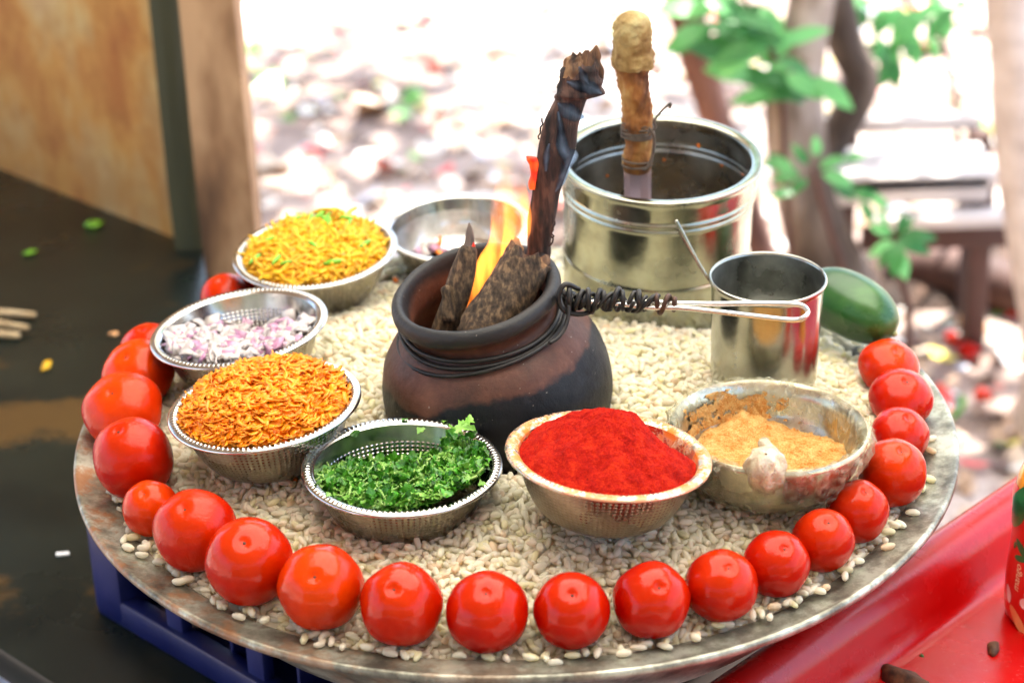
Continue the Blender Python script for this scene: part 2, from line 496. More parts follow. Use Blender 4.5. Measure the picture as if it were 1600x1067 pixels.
# per-grain tints come from a colour attribute (each puffed grain is its own shade)
m, nt, b, _ = base_mat('puffed_rice')
at = nn(nt, 'ShaderNodeVertexColor'); at.layer_name = 'tint'
nt.links.new(at.outputs['Color'], b.inputs['Base Color'])
b.inputs['Roughness'].default_value = .45
out = nt.nodes['Material Output']
tl = nn(nt, 'ShaderNodeBsdfTranslucent'); nt.links.new(at.outputs['Color'], tl.inputs[0])
mx = nn(nt, 'ShaderNodeMixShader'); mx.inputs[0].default_value = .5
nt.links.new(b.outputs[0], mx.inputs[1]); nt.links.new(tl.outputs[0], mx.inputs[2]); nt.links.new(mx.outputs[0], out.inputs['Surface'])
M['rice'] = m
def foodmat(name, stops, sc=60, rough=.45, rand=.35, sss=0, hue=0):
    return pmat(name, stops, sc, rough, rand=rand, sss=sss, bscale=300, bstr=.25, bdist=.0005)
M['carrot'] = foodmat('grated_carrot', [(.3, (.95, .26, .003)), (.7, (.98, .38, .007))], rough=.42, rand=.2)
def add_trans(m, f):
    nt = m.node_tree; b = nt.nodes['Principled BSDF']; out = nt.nodes['Material Output']
    t_ = nn(nt, 'ShaderNodeBsdfTranslucent'); nt.links.new(b.inputs['Base Color'].links[0].from_socket, t_.inputs[0])
    x_ = nn(nt, 'ShaderNodeMixShader'); x_.inputs[0].default_value = f
    nt.links.new(b.outputs[0], x_.inputs[1]); nt.links.new(t_.outputs[0], x_.inputs[2]); nt.links.new(x_.outputs[0], out.inputs['Surface'])
add_trans(M['carrot'], .12)
M['onion'] = foodmat('onion_white', [(.35, (.50, .44, .43)), (.7, (.66, .64, .61))], 45, .22, .2)
M['onion_pink'] = foodmat('onion_purple', [(.35, (.38, .15, .28)), (.65, (.62, .42, .52))], 60, .22, .2)
M['cor'] = foodmat('coriander_leaf', [(.35, (.016, .11, .006)), (.65, (.09, .36, .02))], 90, .35, .9)
M['cor2'] = foodmat('coriander_leaf_light', [(.3, (.14, .38, .035)), (.7, (.26, .50, .09))], 90, .4, .5)
M['stem'] = foodmat('coriander_stem', [(.3, (.20, .42, .06)), (.7, (.38, .58, .16))], 60, .35, .4)
M['sev'] = foodmat('fried_noodle', [(.3, (.80, .40, .004)), (.7, (.90, .56, .014))], 60, .42, .3)
M['sev2'] = foodmat('fried_noodle_brown', [(.3, (.74, .28, .004)), (.7, (.88, .44, .012))], 60, .45, .3)
M['chilli_green'] = foodmat('green_chilli', [(.3, (.10, .36, .012)), (.7, (.25, .55, .04))], 50, .3, .3)
M['carrot_bit'] = foodmat('orange_bit', [(.3, (.75, .16, .01)), (.7, (.85, .25, .02))], 50, .4, .3)
for k_ in ('sev', 'sev2', 'onion', 'onion_pink', 'cor', 'cor2', 'stem'): add_trans(M[k_], .12)
def powder(name, stops, sc, bs=.8):
    m, nt, b, _ = base_mat(name)
    co = coords(nt)
    n1 = math_n(nt, 'ADD', math_n(nt, 'MULTIPLY', noise_tex(nt, co, sc, 8, .75), .5), math_n(nt, 'MULTIPLY', noise_tex(nt, co, 900, 3, .8), .5))
    nt.links.new(ramp(nt, n1, stops), b.inputs['Base Color'])
    b.inputs['Roughness'].default_value = .95
    b.inputs['Specular IOR Level'].default_value = .15
    h = math_n(nt, 'ADD', noise_tex(nt, co, 700, 4, .8), math_n(nt, 'MULTIPLY', noise_tex(nt, co, 120, 6, .7), 1.2))
    bump(nt, b, h, bs, .0015)
    return m
M['chili'] = powder('chili_powder', [(.38, (.20, .002, .0008)), (.5, (.36, .006, .0015)), (.62, (.56, .030, .005))], 90)
M['masala'] = powder('spiced_salt', [(.40, (.50, .14, .015)), (.48, (.62, .32, .09)), (.60, (.74, .50, .20))], 110, 1.0)
M['cucumber'] = pmat('cucumber_skin', [(.3, (.007, .042, .010)), (.55, (.020, .085, .016)), (.75, (.06, .17, .035))], 22, .3, rvar=(40, .2, .45), st=(.5, 1, 1), bscale=60, bstr=.2)
M['cucumber_end'] = pmat('cucumber_tip', [(.3, (.12, .16, .04)), (.7, (.3, .3, .12))], 60, .5)
M['cloth'] = pmat('tea_stained_cloth', [(.34, (.07, .022, .004)), (.47, (.22, .085, .014)), (.58, (.32, .18, .05)), (.72, (.42, .33, .15))], 42, .75, st=(1, 1, .5), bscale=85, bstr=.9, bdist=.004)
M['cloth_pale'] = pmat('pale_cloth_tip', [(.36, (.16, .09, .02)), (.5, (.26, .18, .06)), (.66, (.34, .29, .13))], 40, .75, bscale=85, bstr=.8, bdist=.004)
M['string'] = pmat('dark_string', [(.3, (.03, .022, .016)), (.7, (.10, .075, .055))], 200, .8, bscale=500)
m, nt, b, out = base_mat('ladle_flat_handle')
b.inputs['Base Color'].default_value = (.72, .52, .54, 1)  # pink reflection on the steel is put into the base colour
b.inputs['Metallic'].default_value = .7; b.inputs['Roughness'].default_value = .25
M['ladle_strip'] = m
# thin clear plastic film: mostly see-through, glossy, wrinkled
m, nt, b, out = base_mat('cling_film')
co = coords(nt)
tr = nn(nt, 'ShaderNodeBsdfTransparent'); tr.inputs[0].default_value = (.97, .95, .88, 1)
b.inputs['Base Color'].default_value = (.78, .78, .46, 1); b.inputs['Roughness'].default_value = .16
b.inputs['Specular IOR Level'].default_value = .9
wr = noise_tex(nt, stretch(nt, co, (1, 1, .6)), 42, 7, .7, 2.0)
bump(nt, b, wr, 1.0, .006)
fac = ramp(nt, noise_tex(nt, co, 60, 6, .7, 1.6), [(.44, (.06, .06, .06)), (.58, (.40, .40, .40))])
sv = nn(nt, 'ShaderNodeSeparateXYZ'); nt.links.new(coords(nt, 'UV'), sv.inputs[0])
w1 = nn(nt, 'ShaderNodeMapRange'); w1.inputs['From Min'].default_value = .017; w1.inputs['From Max'].default_value = .027; nt.links.new(sv.outputs['Y'], w1.inputs['Value'])
w2 = nn(nt, 'ShaderNodeMapRange'); w2.inputs['From Min'].default_value = .041; w2.inputs['From Max'].default_value = .035; nt.links.new(sv.outputs['Y'], w2.inputs['Value'])
fac = math_n(nt, 'ADD', fac, math_n(nt, 'MULTIPLY', math_n(nt, 'MULTIPLY', w1.outputs[0], w2.outputs[0]), .55), True)
gl = nn(nt, 'ShaderNodeBsdfAnisotropic'); gl.inputs['Color'].default_value = (.95, .93, .82, 1); gl.inputs['Roughness'].default_value = .13
nt.links.new(b.inputs['Normal'].links[0].from_socket, gl.inputs['Normal'])
mg = nn(nt, 'ShaderNodeMixShader'); mg.inputs[0].default_value = .5; nt.links.new(b.outputs[0], mg.inputs[1]); nt.links.new(gl.outputs[0], mg.inputs[2])
mx = nn(nt, 'ShaderNodeMixShader'); nt.links.new(fac, mx.inputs[0]); nt.links.new(tr.outputs[0], mx.inputs[1]); nt.links.new(mg.outputs[0], mx.inputs[2])
nt.links.new(mx.outputs[0], out.inputs['Surface'])
M['film'] = m
m2 = m.copy(); m2.name = 'bunched_film'
for n_ in m2.node_tree.nodes:
    if n_.type == 'VALTORGB':
        n_.color_ramp.elements[0].color = (.75, .75, .75, 1); n_.color_ramp.elements[1].color = (.95, .95, .95, 1)
    if n_.type == 'BSDF_PRINCIPLED':
        n_.inputs['Base Color'].default_value = (.62, .46, .18, 1)
M['film_dense'] = m2
# ---- fire and smoke (volumes)
m, nt, b, out = base_mat('fire')
nt.nodes.remove(b)
co = coords(nt)
sx = nn(nt, 'ShaderNodeSeparateXYZ'); nt.links.new(co, sx.inputs[0])
hgt = nn(nt, 'ShaderNodeMapRange'); hgt.inputs['From Min'].default_value = 0; hgt.inputs['From Max'].default_value = .115
nt.links.new(sx.outputs['Z'], hgt.inputs['Value'])
colr = ramp(nt, hgt.outputs[0], [(0, (1, .20, .02)), (.35, (1, .36, .05)), (1, (1, .22, .03))])
nz = ramp(nt, noise_tex(nt, stretch(nt, co, (1, 1, .28)), 75, 3, .5, .3), [(.40, (.12, .12, .12)), (.62, (1, 1, 1))])
fall = ramp(nt, hgt.outputs[0], [(0, (.75, .75, .75)), (.45, (1, 1, 1)), (.82, (.4, .4, .4)), (1, (.02, .02, .02))])
dens = math_n(nt, 'MULTIPLY', nz, fall)
em = nn(nt, 'ShaderNodeEmission'); nt.links.new(colr, em.inputs[0])
nt.links.new(math_n(nt, 'MULTIPLY', dens, 170), em.inputs[1])
ab = nn(nt, 'ShaderNodeVolumeAbsorption'); ab.inputs[0].default_value = (1, .42, .10, 1)
nt.links.new(math_n(nt, 'MULTIPLY', dens, 160), ab.inputs[1])
ad = nn(nt, 'ShaderNodeAddShader'); nt.links.new(em.outputs[0], ad.inputs[0]); nt.links.new(ab.outputs[0], ad.inputs[1])
nt.links.new(ad.outputs[0], out.inputs['Volume'])
M['fire'] = m
m, nt, b, out = base_mat('smoke')
nt.nodes.remove(b)
pv = nn(nt, 'ShaderNodeVolumePrincipled'); pv.inputs['Color'].default_value = (.93, .97, 1, 1); pv.inputs['Anisotropy'].default_value = -.2
co = coords(nt)
nt.links.new(math_n(nt, 'MULTIPLY', ramp(nt, noise_tex(nt, co, 110, 2), [(.35, (.1, .1, .1)), (.66, (1, 1, 1))]), 3), pv.inputs['Density'])
nt.links.new(pv.outputs[0], out.inputs['Volume'])
M['smoke'] = m
# ---- background things
M['trunk_pink'] = pmat('reddish_bark', [(.38, (.07, .03, .022)), (.6, (.24, .12, .09))], 9, .85, st=(1, 1, .4), bscale=40, bstr=.7, bdist=.01)
M['trunk_grey'] = pmat('grey_bark', [(.38, (.05, .036, .028)), (.5, (.16, .125, .10)), (.62, (.38, .34, .31))], 8, .85, st=(1, 1, .4), bscale=40, bstr=.7, bdist=.01)
M['pale_wood'] = pmat('weathered_pale_wood', [(.3, (.36, .31, .29)), (.7, (.66, .62, .60))], 16, .75, st=(.3, 1, 1), bscale=60)
M['brown_wood'] = pmat('dark_brown_wood', [(.3, (.035, .015, .012)), (.7, (.10, .045, .033))], 16, .75, st=(.3, 1, 1), bscale=60)
def leafmat(name, a, c):
    m, nt, b, out = base_mat(name)
    oi = nn(nt, 'ShaderNodeObjectInfo')
    co = coords(nt)
    f = math_n(nt, 'ADD', math_n(nt, 'MULTIPLY', noise_tex(nt, co, 20, 3), .3), math_n(nt, 'MULTIPLY', oi.outputs['Random'], .7))
    cc = ramp(nt, f, [(.3, a), (.7, c)])
    nt.links.new(cc, b.inputs['Base Color']); b.inputs['Roughness'].default_value = .4
    t = nn(nt, 'ShaderNodeBsdfTranslucent'); nt.links.new(cc, t.inputs[0])
    mx = nn(nt, 'ShaderNodeMixShader'); mx.inputs[0].default_value = .4
    nt.links.new(b.outputs[0], mx.inputs[1]); nt.links.new(t.outputs[0], mx.inputs[2]); nt.links.new(mx.outputs[0], out.inputs['Surface'])
    return m
M['leaf'] = leafmat('green_leaf', (.025, .15, .03), (.16, .50, .16))
M['leaf_litter'] = pmat('fallen_leaf', [(.2, (.5, .4, .3)), (.8, (.5, .4, .3))], 3, .6)
m, nt, b, _ = base_mat('litter_tints')
at = nn(nt, 'ShaderNodeVertexColor'); at.layer_name = 'tint'
nt.links.new(at.outputs['Color'], b.inputs['Base Color']); b.inputs['Roughness'].default_value = .35
M['litter'] = m
m, nt, b, out = base_mat('light_panel')  # strongly translucent sheet for the panel added to the roof
tr_ = nn(nt, 'ShaderNodeBsdfTranslucent'); tr_.inputs[0].default_value = (.80, .77, .68, 1)
b.inputs['Base Color'].default_value = (.66, .64, .56, 1); b.inputs['Roughness'].default_value = .7
mx = nn(nt, 'ShaderNodeMixShader'); mx.inputs[0].default_value = .92
nt.links.new(b.outputs[0], mx.inputs[1]); nt.links.new(tr_.outputs[0], mx.inputs[2]); nt.links.new(mx.outputs[0], out.inputs['Surface'])
M['panel'] = m
M['roof'] = pmat('roof_sheet', [(.3, (.46, .41, .32)), (.7, (.58, .52, .42))], 3, .8)
M['lit_floor'] = pmat('lit_floor_pale', [(.3, (.62, .66, .74)), (.7, (.78, .80, .84))], 10, .6, bscale=40, bstr=.5, bdist=.01)  # paleness stands in for light falling on the floor
M['stick'] = pmat('dry_stick', [(.3, (.34, .23, .11)), (.7, (.55, .42, .24))], 60, .7, st=(1, 1, .3))
M['scrap_white'] = pmat('paper_scrap', [(.3, (.75, .75, .75)), (.7, (.85, .85, .85))], 60, .5)
M['scrap_dark'] = pmat('burnt_crumb', [(.3, (.03, .012, .006)), (.7, (.16, .06, .02))], 150, .7, bscale=200, bstr=.8)
# bottle
M['b_red'] = pmat('bottle_label_red', [(.3, (.62, .012, .010)), (.7, (.70, .022, .014))], 30, .28, coat=.4)
M['b_green'] = pmat('printed_leaf_green', [(.3, (.008, .08, .03)), (.7, (.02, .17, .05))], 60, .3, coat=.4)
M['b_flower'] = pmat('printed_flower_pink', [(.3, (.80, .48, .45)), (.7, (.88, .72, .68))], 80, .3, coat=.4)
M['b_mango'] = pmat('printed_fruit_orange', [(.3, (.80, .30, .10)), (.7, (.85, .50, .20))], 60, .3, coat=.4)
M['b_juice'] = pmat('orange_drink', [(.3, (.80, .28, .02)), (.7, (.85, .38, .04))], 30, .15, coat=.6)
M['b_cap'] = pmat('cream_cap', [(.3, (.72, .60, .48)), (.7, (.78, .68, .56))], 30, .35)
M['b_text'] = pmat('printed_text_gold', [(.3, (.80, .62, .35)), (.7, (.84, .68, .42))], 30, .35)

# ================================================================== large structure
GZ = -0.95                                            # the ground
TZ = -0.20                                            # top of the dark table
def U(u, n, z=0.0):                                   # the stall's own axes, turned 45 degrees
    return Vector((.7071 * (u + n), .7071 * (n - u), z))
g = 60
V = []; F = []
xs = list(np.linspace(-5, 5, g)); xs = [-80, -20] + xs + [20, 80]
ys = list(np.linspace(-4, 9, g)); ys = [-80, -20] + ys + [25, 120]
for y in ys:
    for x in xs:
        V.append((x, y, GZ + (0.03 * mn.noise(Vector((x * 1.1, y * 1.1, 0))) + .012 * mn.noise(Vector((x * 4, y * 4, 2))) if abs(x) < 6 and -5 < y < 10 else 0)))
for j in range(len(ys) - 1):
    for i in range(len(xs) - 1):
        a = j * len(xs) + i
        F.append((a, a + 1, a + 1 + len(xs), a + len(xs)))
tag(mesh('ground', V, F, M['ground']), kind='structure')

def obox(name, c, s, mat, parent=None, yaw=R(-45), bev=.004):
    return rbox(name, c, s, mat, parent, bev, Euler((0, 0, yaw)))

# plaster wall behind the dark table
o = obox('plaster_wall', U(-2.43, .385, .13), (3.0, .05, 2.16), M['wall'])
tag(o, 'ochre stained cream plaster wall behind the dark tabletop', 'wall')
# jamb and post at the end of the wall
def post_between(name, x0b, x1b, yb, Y, depth, mat, label):
    a, b_ = atY(x0b, yb, Y), atY(x1b, yb, Y)
    w = (b_ - a).length
    cx = (a.x + b_.x) / 2
    rows = 26
    V, F = [], []
    zs = np.linspace(GZ - .02, 1.14, rows)
    for i, z in enumerate(zs):
        for (sx_, sy_) in ((-1, -1), (-.33, -1.03), (.33, -1.02), (1, -1), (1, 1), (-1, 1)):
            j = .0025 * mn.noise(Vector((sx_ * 3 + cx * 40, sy_, z * 6)))
            V.append((cx + sx_ * w / 2 + j, Y + depth / 2 + sy_ * depth / 2 + j, z))
    n = 6
    for i in range(rows - 1):
        for k in range(n):
            F.append((i * n + k, i * n + (k + 1) % n, (i + 1) * n + (k + 1) % n, (i + 1) * n + k))
    F.append(tuple(range(n - 1, -1, -1))); F.append(tuple(range((rows - 1) * n, rows * n)))
    o = mesh(name, V, F, mat, None, smooth=False)
    return tag(o, label, 'post')
post_between('door_jamb', 276, 321, 410, .875, .05, M['green_jamb'], 'narrow olive green jamb between the plaster wall and brown post')
post_between('wooden_post', 320, 404, 420, .79, .07, M['post'], 'rough brown wooden post at the end of the wall behind yellow noodles')

# dark table
t = thing('dark_table', 'dark stained tabletop under the blue crate, littered with scraps', 'table', U(-.99, .035, GZ))
obox('tabletop', rel(U(-.99, .035, TZ - .0175), t), (2.26, .67, .035), M['table'], t, bev=.006)
for du, dn in ((-1, -.27), (1.03, -.27), (-1, .27), (1.03, .27)):
    obox('leg', Vector((U(du, dn).x, U(du, dn).y, .355)), (.05, .05, .71), M['brown_wood'], t, bev=.003)
# roof over the stall: keeps the sun off the tray
t = thing('stall_roof', 'corrugated stall roof with one translucent panel added for top light, held on poles', 'roof', (-.4, -1.0, 1.15))
def roof_part(name, x0, x1, y0, y1, mat, n):
    V, F = [], []
    for i in range(n + 1):
        x = x0 + (x1 - x0) * i / n
        for yy in (y0, y1): V.append((x, yy, .012 * math.sin(x * 36)))
    for i in range(n):
        a = i * 2; F.append((a, a + 2, a + 3, a + 1))
    mesh(name, V, F, mat, t)
roof_part('roof_sheet', -1.9, -.10, -2.2, 2.55, M['roof'], 110)
roof_part('roof_sheet', -.10, 1.35, -2.2, .30, M['roof'], 80)
roof_part('roof_sheet', -.10, 1.35, 2.10, 2.55, M['roof'], 80)
roof_part('roof_sheet', 1.35, 1.8, -2.2, 2.55, M['roof'], 36)
roof_part('added_light_panel', -.10, 1.35, .30, 2.10, M['panel'], 80)  # added, out of view, to bring soft top light onto the tray
for x, y in ((-1.75, -2.1), (1.7, -2.1), (1.7, 2.45)):
    tube('pole', [(x, y, -2.1), (x, y, -.01)], .03, M['post'], t, n=10)
# unseen wall added behind the camera, olive to darken what the steel mirrors
o = rbox('reflection_wall', (0, -5.2, .25), (9, .25, 2.4), pmat('olive_reflection', [(.3, (.05, .06, .035)), (.7, (.10, .11, .06))], 3, .8), None, .02)
tag(o, 'unseen olive wall added behind the camera to darken steel reflections', 'wall')

# ---- blue crate
cc = U(-.095, -.047, TZ)
t = thing('blue_crate', 'blue plastic crate holding up the wide metal tray', 'crate', cc)
L, W_, Hh = .42, .33, .098
def cb(name, u, n, z, su, sn, sz, bev=.003):
    p = U(u, n, z); return obox(name, p, (su, sn, sz), M['blue_plastic'], t, bev=bev)
for s in (-1, 1):
    cb('bottom_rail', 0, s * (W_ / 2 - .009), .013, L, .018, .026)
    cb('top_rail', 0, s * (W_ / 2 - .009), Hh - .009, L - .002, .016, .018)
    for u in (-.105, 0, .105):
        cb('slat', u, s * (W_ / 2 - .011), .05, .022, .012, .058)
    for e in (-1, 1):
        cb('corner_column', s * (L / 2 - .019), e * (W_ / 2 - .019), .0495, .042, .042, .097, .008)
    cb('bottom_rail', s * (L / 2 - .009), 0, .0132, .017, W_ - .004, .0262)
    cb('top_rail', s * (L / 2 - .009), 0, Hh - .0092, .0165, W_ - .004, .0178)
    for n in (-.07, .07):
        cb('slat', s * (L / 2 - .011), n, .05, .012, .022, .058)
for k in range(1, 5):
    cb('divider', -L / 2 + L * k / 5, 0, .040, .004, W_ - .03, .06, .001)
for k in (-1, 1):
    cb('divider', 0, k * W_ / 6, .0395, L - .03, .004, .059, .001)
cb('crate_floor', 0, 0, .004, L - .02, W_ - .02, .005, .001)

# ---- red plastic table with a raised lip
t = thing('red_table', 'glossy red plastic tabletop with raised rim and scuffed sunken floor', 'table', U(.60, .30, -.15))
RX0, RX1, RY0, RY1, RZT = -.355, .36, -.47, .50, .05
def rring(d, z, rc=.045, m=9):
    out = []
    r = max(rc - d, .006)
    for (cu, cn, a0) in ((RX1 - d - r, RY1 - d - r, 0), (RX0 + d + r, RY1 - d - r, 90), (RX0 + d + r, RY0 + d + r, 180), (RX1 - d - r, RY0 + d + r, 270)):
        for k in range(m):
            a = R(a0 + 90 * k / (m - 1))
            out.append(U(cu + r * math.cos(a), cn + r * math.sin(a), z))
        # subdivide the straight run a little for warping
    return out
prof = [(.006, -.10), (.002, -.05), (0, .030), (.0015, .040), (.006, .0475), (.013, .0505), (.022, .0495), (.030, .045), (.0355, .035), (.040, .018), (.0435, .007), (.049, .0015), (.058, 0), (.09, -.001)]
V, F = [], []
for d, z in prof: V += rring(d, z)
n = 36
for i in range(len(prof) - 1):
    for k in range(n):
        F.append((i * n + k, i * n + (k + 1) % n, (i + 1) * n + (k + 1) % n, (i + 1) * n + k))
F.append(tuple(range((len(prof) - 1) * n, len(prof) * n)))
o = mesh('tabletop', V, F, M['red_plastic'], t); 
o.modifiers.new('thick', 'SOLIDIFY').thickness = -.003
for du, dn in ((RX0 + .05, RY0 + .05), (RX1 - .05, RY0 + .05), (RX0 + .05, RY1 - .05), (RX1 - .05, RY1 - .05)):
    tube('leg', [U(du, dn, -.005), U(du * 1.08, dn * 1.08, GZ + .15)], [.032, .022], M['red_plastic'], t, n=14)

# ================================================================== the tray
def tz(x, y): return -.012 * x + .023 * y
t = thing('metal_tray', 'wide round aluminium tray with flat rust stained rim, full of puffed rice', 'tray', (0, 0, 0), Euler((math.atan(.023), math.atan(.012), 0)))
pr = [(.0005, -.105), (.20, -.105), (.232, -.101), (.262, -.082), (.290, -.050), (.306, -.028), (.318, -.014), (.332, -.0075), (.3405, -.0050), (.3445, -.0042), (.3462, -.002), (.3462, .0008), (.3445, .0026), (.342, .0022), (.338, .0002), (.330, -.0012), (.320, -.0028), (.3165, -.0045), (.3135, -.0085), (.303, -.022), (.280, -.050), (.255, -.080), (.23, -.096), (.0005, -.1)]
def wob(i, a, x, y, z):
    return x * (1 + .0016 * math.sin(3 * a + 1)), y * (1 + .0016 * math.sin(3 * a + 1)), z + (.0008 * math.sin(7 * a) + .0011 * math.sin(4 * a + 2)) * (1 if i > 5 and i < 20 else 0)
V, F, uv = lathe_vf(pr, 220, wob)
mesh('pan', V, F, M['tray'], t, uv=uv)
pr = [(.2, -.1035), (.2, -.1000)]

# ---- puffed rice
def mound(x, y):
    r = math.hypot(x, y)
    k = min(r / .30, 1.0)
    h = -.003 + .036 * (1 - k ** 2.6)
    if r > .300: h -= (r - .300) * .40
    h -= .036 * math.exp(-(((x + .012) ** 2 + (y + .035) ** 2) / .0066) ** 1.5)
    return h + tz(x, y) + .004 * mn.noise(Vector((x * 22, y * 22, 5))) * (1 if r < .28 else .3)
nr, na = 46, 140
V, F = [(0, 0, mound(0, 0) - .004)], []
for i in range(1, nr + 1):
    r = .321 * i / nr
    for k in range(na):
        a = 2 * math.pi * k / na
        x, y = r * math.cos(a), r * math.sin(a)
        V.append((x, y, mound(x, y) - .0014))
for k in range(na):
    F.append((0, 1 + k, 1 + (k + 1) % na))
for i in range(nr - 1):
    for k in range(na):
        a = 1 + i * na + k; b_ = 1 + i * na + (k + 1) % na
        F.append((a, a + na, b_ + na, b_))
core_n = len(V)
coreV = np.array(V); coreF = F
def grain_tpl(bend, fat, ns=6, nl=5):
    P = []
    for i in range(nl + 1):
        t_ = i / nl; s = math.sin(math.pi * min(max(t_, .0), 1)) ** .55 if 0 < t_ < 1 else 0
        xx = (t_ - .5)
        P.append((xx, s, bend * (xx * xx * 4 - .5)))
    TT = [0, .07, .27, .5, .73, .93, 1]; SS = [0, .58, .95, 1, .93, .55, 0]; nl = 6
    P = [(t_ - .5, s_, bend * ((t_ - .5) ** 2 * 4 - .5)) for t_, s_ in zip(TT, SS)]
    V, F = [], []
    V.append((-.5, 0, P[0][2]))
    for i in range(1, nl):
        for k in range(ns):
            a = 2 * math.pi * k / ns
            V.append((P[i][0], .5 * fat * P[i][1] * math.cos(a), P[i][2] + .5 * fat * P[i][1] * math.sin(a)))
    V.append((.5, 0, P[-1][2]))
    for k in range(ns): F.append((0, 1 + (k + 1) % ns, 1 + k, 1 + k))
    for i in range(nl - 2):
        for k in range(ns):
            a, b_ = 1 + i * ns + k, 1 + i * ns + (k + 1) % ns
            F.append((a, b_, b_ + ns, a + ns))
    e = len(V) - 1
    for k in range(ns): F.append((e, 1 + (nl - 2) * ns + k, 1 + (nl - 2) * ns + (k + 1) % ns, 1 + (nl - 2) * ns + (k + 1) % ns))
    return np.array(V), F
tpls = [grain_tpl(0, .42), grain_tpl(.05, .42), grain_tpl(.12, .40), grain_tpl(.03, .50), grain_tpl(.07, .46)]
tplF = []
for _, f in tpls:
    tplF.append([tuple(dict.fromkeys(q)) for q in f])
pts = []
sp = .0056
jj = 0
yy = -.33
while yy < .33:
    xx = -.33 + (sp / 2 if jj % 2 else 0)
    while xx < .33:
        x, y = xx + rng.uniform(-.0028, .0028), yy + rng.uniform(-.0028, .0028)
        r = math.hypot(x, y)
        lim = .315 + .005 * math.sin(9 * math.atan2(y, x)) + rng.uniform(-.006, .004)
        if r < lim: pts.append((x, y, mound(x, y) + rng.uniform(-.0006, .0016), 0))
        if r < lim - .004 and rng.random() < .55:
            pts.append((x + .003, y + .002, mound(x, y) - .003, 1))
        if r < lim and rng.random() < .08: pts.append((x, y, mound(x, y) + .0045, 2))
        xx += sp
    yy += sp * .866; jj += 1
for _ in range(240):                                  # strays on the rim
    a = rng.uniform(0, 2 * math.pi); r = .316 + abs(rng.normal(0, .005))
    if r < .34: pts.append((r * math.cos(a), r * math.sin(a), tz(r * math.cos(a), r * math.sin(a)) + .0012, 3))
allV, allF, cols = [coreV], list(coreF), [np.tile([.93, .85, .66], (core_n, 1))]
off = core_n
for (x, y, z, lay) in pts:
    ti = rng.integers(0, 5)
    T = tpls[ti][0]
    ln = rng.uniform(.0086, .0122) if rng.random() > .16 else rng.uniform(.0055, .0085)
    wd = rng.uniform(.0104, .0128)
    tilt = rng.normal(0, .33) if lay < 3 else rng.normal(0, .05)
    e = Euler((rng.uniform(0, 6.28), tilt, rng.uniform(0, 6.28)), 'XYZ').to_matrix()
    P = (T * np.array([ln, wd, wd])) @ np.array(e).T + np.array([x, y, z])
    allV.append(P)
    allF += [tuple(i + off for i in q) for q in tplF[ti]]
    u = rng.random()
    col = np.array([.99, .95, .78]) if u < .55 else (np.array([.96, .89, .73]) if u < .82 else (np.array([.95, .90, .62]) if u < .95 else np.array([.90, .74, .52])))
    col = col * rng.uniform(.90, 1.04)
    cols.append(np.tile(col, (len(T), 1)))
    off += len(T)
allV = np.concatenate(allV); cols = np.concatenate(cols)
o = mesh('puffed_rice', allV.tolist(), allF, M['rice'])
ca = o.data.color_attributes.new('tint', 'FLOAT_COLOR', 'POINT')
ca.data.foreach_set('color', np.concatenate([np.clip(cols, 0, 1), np.ones((len(cols), 1))], 1).astype(np.float32).ravel())
tag(o, 'cream puffed rice heaped across the tray under the bowls', 'puffed rice', kind='stuff')

# ================================================================== tomatoes
def tomato_vf(seed, wrinkle=0.0):
    rs = np.random.default_rng(seed)
    ph = rs.uniform(0, 6.28); am = rs.uniform(.006, .022); lob = rs.integers(4, 7)
    n, m = 44, 30
    V, F = [], []
    for i in range(m + 1):
        th = math.pi * i / m
        for k in range(n):
            a = 2 * math.pi * k / n
            d = Vector((math.sin(th) * math.cos(a), math.sin(th) * math.sin(a), math.cos(th)))
            r = 1 + am * math.cos(lob * a + ph) * math.sin(th) ** 2 + .02 * mn.noise(d * 1.6 + Vector((seed * 3.1, 0, 0)))
            if wrinkle: r += wrinkle * .004 * mn.noise(Vector((d.x * 9, d.y * 9, d.z * 2.5)) + Vector((seed, 0, 0)))
            rho = math.sin(th)
            z = d.z * r
            if d.z > 0: z -= .10 * math.exp(-(rho / .13) ** 2)
            else: z += .16 * math.exp(-(rho / .28) ** 2)
            V.append((d.x * r, d.y * r, z))
    for i in range(m):
        for k in range(n):
            a, b_ = i * n + k, i * n + (k + 1) % n
            F.append((a, a + n, b_ + n, b_))
    return V, F
tv = []
for s in range(6):
    V, F = tomato_vf(s + 3, 1.0 if s >= 4 else 0)
    me_o = mesh('tomato', V, F, M['tomato_soft'] if s >= 4 else M['tomato'])
    weld(me_o, 1e-4)
    tv.append(me_o.data); bpy.data.objects.remove(me_o)
V, F = [], []
for i, (r, z) in enumerate(((.0, .012), (.022, .012), (.036, .004), (.042, -.010))):
    for k in range(9):
        a = 2 * math.pi * k / 9
        V.append((r * math.cos(a) * (1.15 if k % 3 == 0 else .9), r * math.sin(a) * (1.1 if k % 2 else .92), .905 + z))
for i in range(3):
    for k in range(9):
        F.append((i * 9 + k, (i + 1) * 9 + k, (i + 1) * 9 + (k + 1) % 9, i * 9 + (k + 1) % 9))
so = mesh('stem_scar', V, F, M['scar']); weld(so, 1e-4); scar_me = so.data; bpy.data.objects.remove(so)
